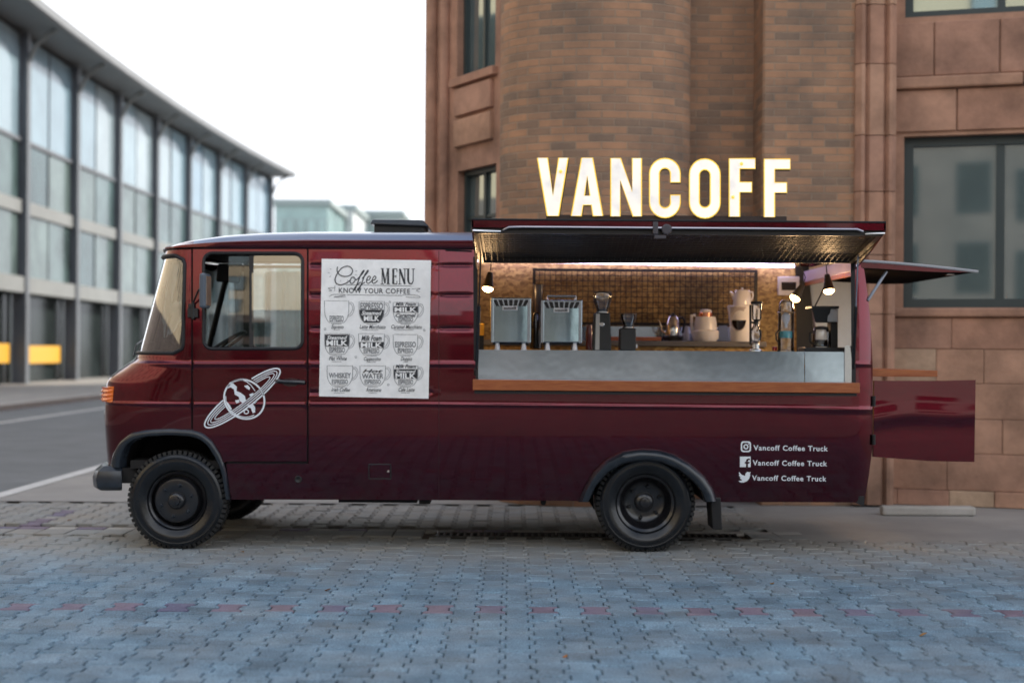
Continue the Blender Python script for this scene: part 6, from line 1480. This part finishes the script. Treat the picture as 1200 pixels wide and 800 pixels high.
o = MB(); prof_px(o, 907.8, YF+0.12, [(2.6, 411), (2.8, 409), (3.0, 406.2), (2.4, 406)]); o = o.build('espresso_cup', mat('red_cup', (0.22, 0.02, 0.025), rough=0.25), smooth=True); tag(o, 'tiny dark red cup beside the glass drip tower', 'cup')
# black drip coffee maker
DM = thing('drip_coffee_maker', 'black drip coffee maker with glass jug and clear tank by the rear pillar', 'coffee maker', (at(967, 411, YF+0.1).x, YF+0.1, ztop(967)))
Y0 = YF
def bx(pa, pb, ta, tb, ya, yb): return ybox(pa, pb, ta, tb, ya, yb)
bx(943, 993, 406.8, 412.3, Y0, Y0+0.26).build('base', BLACK, DM, bevel=0.006)
bx(974, 982, 372, 407, Y0+0.06, Y0+0.2).build('column', BLACK, DM, bevel=0.005)
m_ = MB(); m_.hexa([at(955.5, 378, Y0+0.02), at(972, 378, Y0+0.02), at(972, 378, Y0+0.2), at(955.5, 378, Y0+0.2), at(951, 360, Y0+0.0), at(974, 360, Y0), at(974, 360, Y0+0.22), at(951, 360, Y0+0.22)]); m_.build('filter_basket', BLACK, DM, bevel=0.01)
bx(970, 982.5, 362, 377, Y0+0.01, Y0+0.2).build('water_tank', mat('frosted_tank', (0.50, 0.52, 0.55), rough=0.3, trans=0.3), DM, bevel=0.006)
bx(951, 983.5, 358.5, 361.5, Y0, Y0+0.22).build('lid', BLACK, DM, bevel=0.004)
m_ = MB(); prof_px(m_, 962, Y0+0.1, [(9.8, 406.5), (10.5, 404), (10.6, 390), (9.0, 386), (8.2, 384)], cap=False); J_ = m_.build('jug', CLEAR, DM, smooth=True)
m_ = MB(); prof_px(m_, 962, Y0+0.1, [(8.8, 386), (8.2, 383), (3, 382)]); m_.build('jug_lid', BLACK, J_, smooth=True)
m_ = MB(); prof_px(m_, 962, Y0+0.1, [(9.4, 406), (10.1, 403), (10.1, 398), (0.5, 397.9)]); m_.build('jug_coffee', COFFEE, J_, smooth=True)
MB().tube([at(953, 388, Y0+0.02), at(949, 390, Y0), at(949.5, 400, Y0), at(953, 403, Y0+0.02)], 0.009, 8).build('jug_handle', BLACK, J_, smooth=True)
MB().tube([at(955, 359, Y0+0.08), at(962, 345, Y0+0.12), at(966, 336, Y0+0.16)], 0.006, 6).build('filter_arm', BLACK, DM, smooth=True)
# wall meter box
YM = YB-0.06; m_ = ybox(912.5, 937, 324, 346, YM, YB-0.004); MBX = thing('meter_box', 'white meter box with dark window on the strand board wall', 'meter box', at(925, 346, YM))
m_.build('case', WHITEP, MBX, bevel=0.006); ybox(916, 933, 330.5, 340, YM-0.004, YM+0.002).build('display', BLACKG, MBX)
# curtains behind the cab's far window
for nm_, pa, pb, lab in (('curtain', 242, 287, 'pale blue curtain hanging by the front half of the far cab window'), ('curtain', 310, 353, 'pale blue curtain drawn behind the sliding half of the near door window')):
    yq = 1.86 if pa < 300 else 0.26; xa, xb = at(pa, 350, yq).x, at(pb, 350, yq).x; z0, z1 = at(300, 425, yq).z, at(300, 318, yq).z; V = []; NN = 60
    for j in range(9):
        for i in range(NN+1):
            t = i/NN; V.append((xa+(xb-xa)*t, yq+0.022*math.sin(t*(xb-xa)*62+0.5*math.sin(j*0.3))+0.008*math.sin(t*31), z0+(z1-z0)*j/8))
    o = mk(nm_, V, [(j*(NN+1)+i, j*(NN+1)+i+1, (j+1)*(NN+1)+i+1, (j+1)*(NN+1)+i) for j in range(8) for i in range(NN)], CURTAIN, smooth=True, ang=180)
    tag(o, lab, 'curtain', 'curtains in the cab')

# ================================================================ litter on the paving
LEAF = rand_mat('dry_leaf', [(0.40, 0.14, 0.03), (0.30, 0.17, 0.06), (0.45, 0.22, 0.05)], nscale=40, namt=0.3)
for k, (px, py, lab) in enumerate(((81, 611, 'orange dry leaf on the paving ahead of the front bumper'), (284, 648, 'orange dry leaf on the paving just behind the front wheel'), (384, 692, 'brown dry leaf lying on the pavers before the truck door'), (662, 770, 'curled brown leaf on blue grey pavers below the red paver row'), (905, 684, 'dry leaf on the paving below the painted social media lines'), (1082, 745, 'small dry leaf beyond the red pavers towards the right end'))):
    d = FPX*EYE/(py-410-SR*(px-600)); p = at(px, py, d-DIST); L_ = 0.032+0.006*(k % 3); a = k*1.3; ca, sa = math.cos(a), math.sin(a); V = []
    for i in range(7):
        t = i/6; w_ = L_*0.36*math.sin(math.pi*min(1, t*0.96+0.03))**0.8; z = 0.006+0.008*math.sin(t*2.6+k)
        for q_, dz in ((-1, 0.006), (0, 0.0), (1, 0.005)): x, y = (t-0.5)*L_, q_*w_; V.append((p.x+x*ca-y*sa, p.y+x*sa+y*ca, z+dz))
    o = mk('fallen_leaf', V, [(3*i+j, 3*i+3+j, 3*i+4+j, 3*i+1+j) for i in range(6) for j in range(2)], LEAF, smooth=True)
    tag(o, lab, 'leaf', 'leaves on the paving')

o = MB(); prof_px(o, 690.5, 0.62, [(3.6, 409.5), (4.2, 407), (4.2, 388), (3.4, 385), (3.4, 381), (2.6, 380.5)]); o = o.build('storage_jar', mat('dark_red_jar', (0.20, 0.035, 0.03), rough=0.2, coat=0.6), smooth=True); tag(o, 'dark red jar behind, between the second espresso machine and the tall grinder', 'jar')
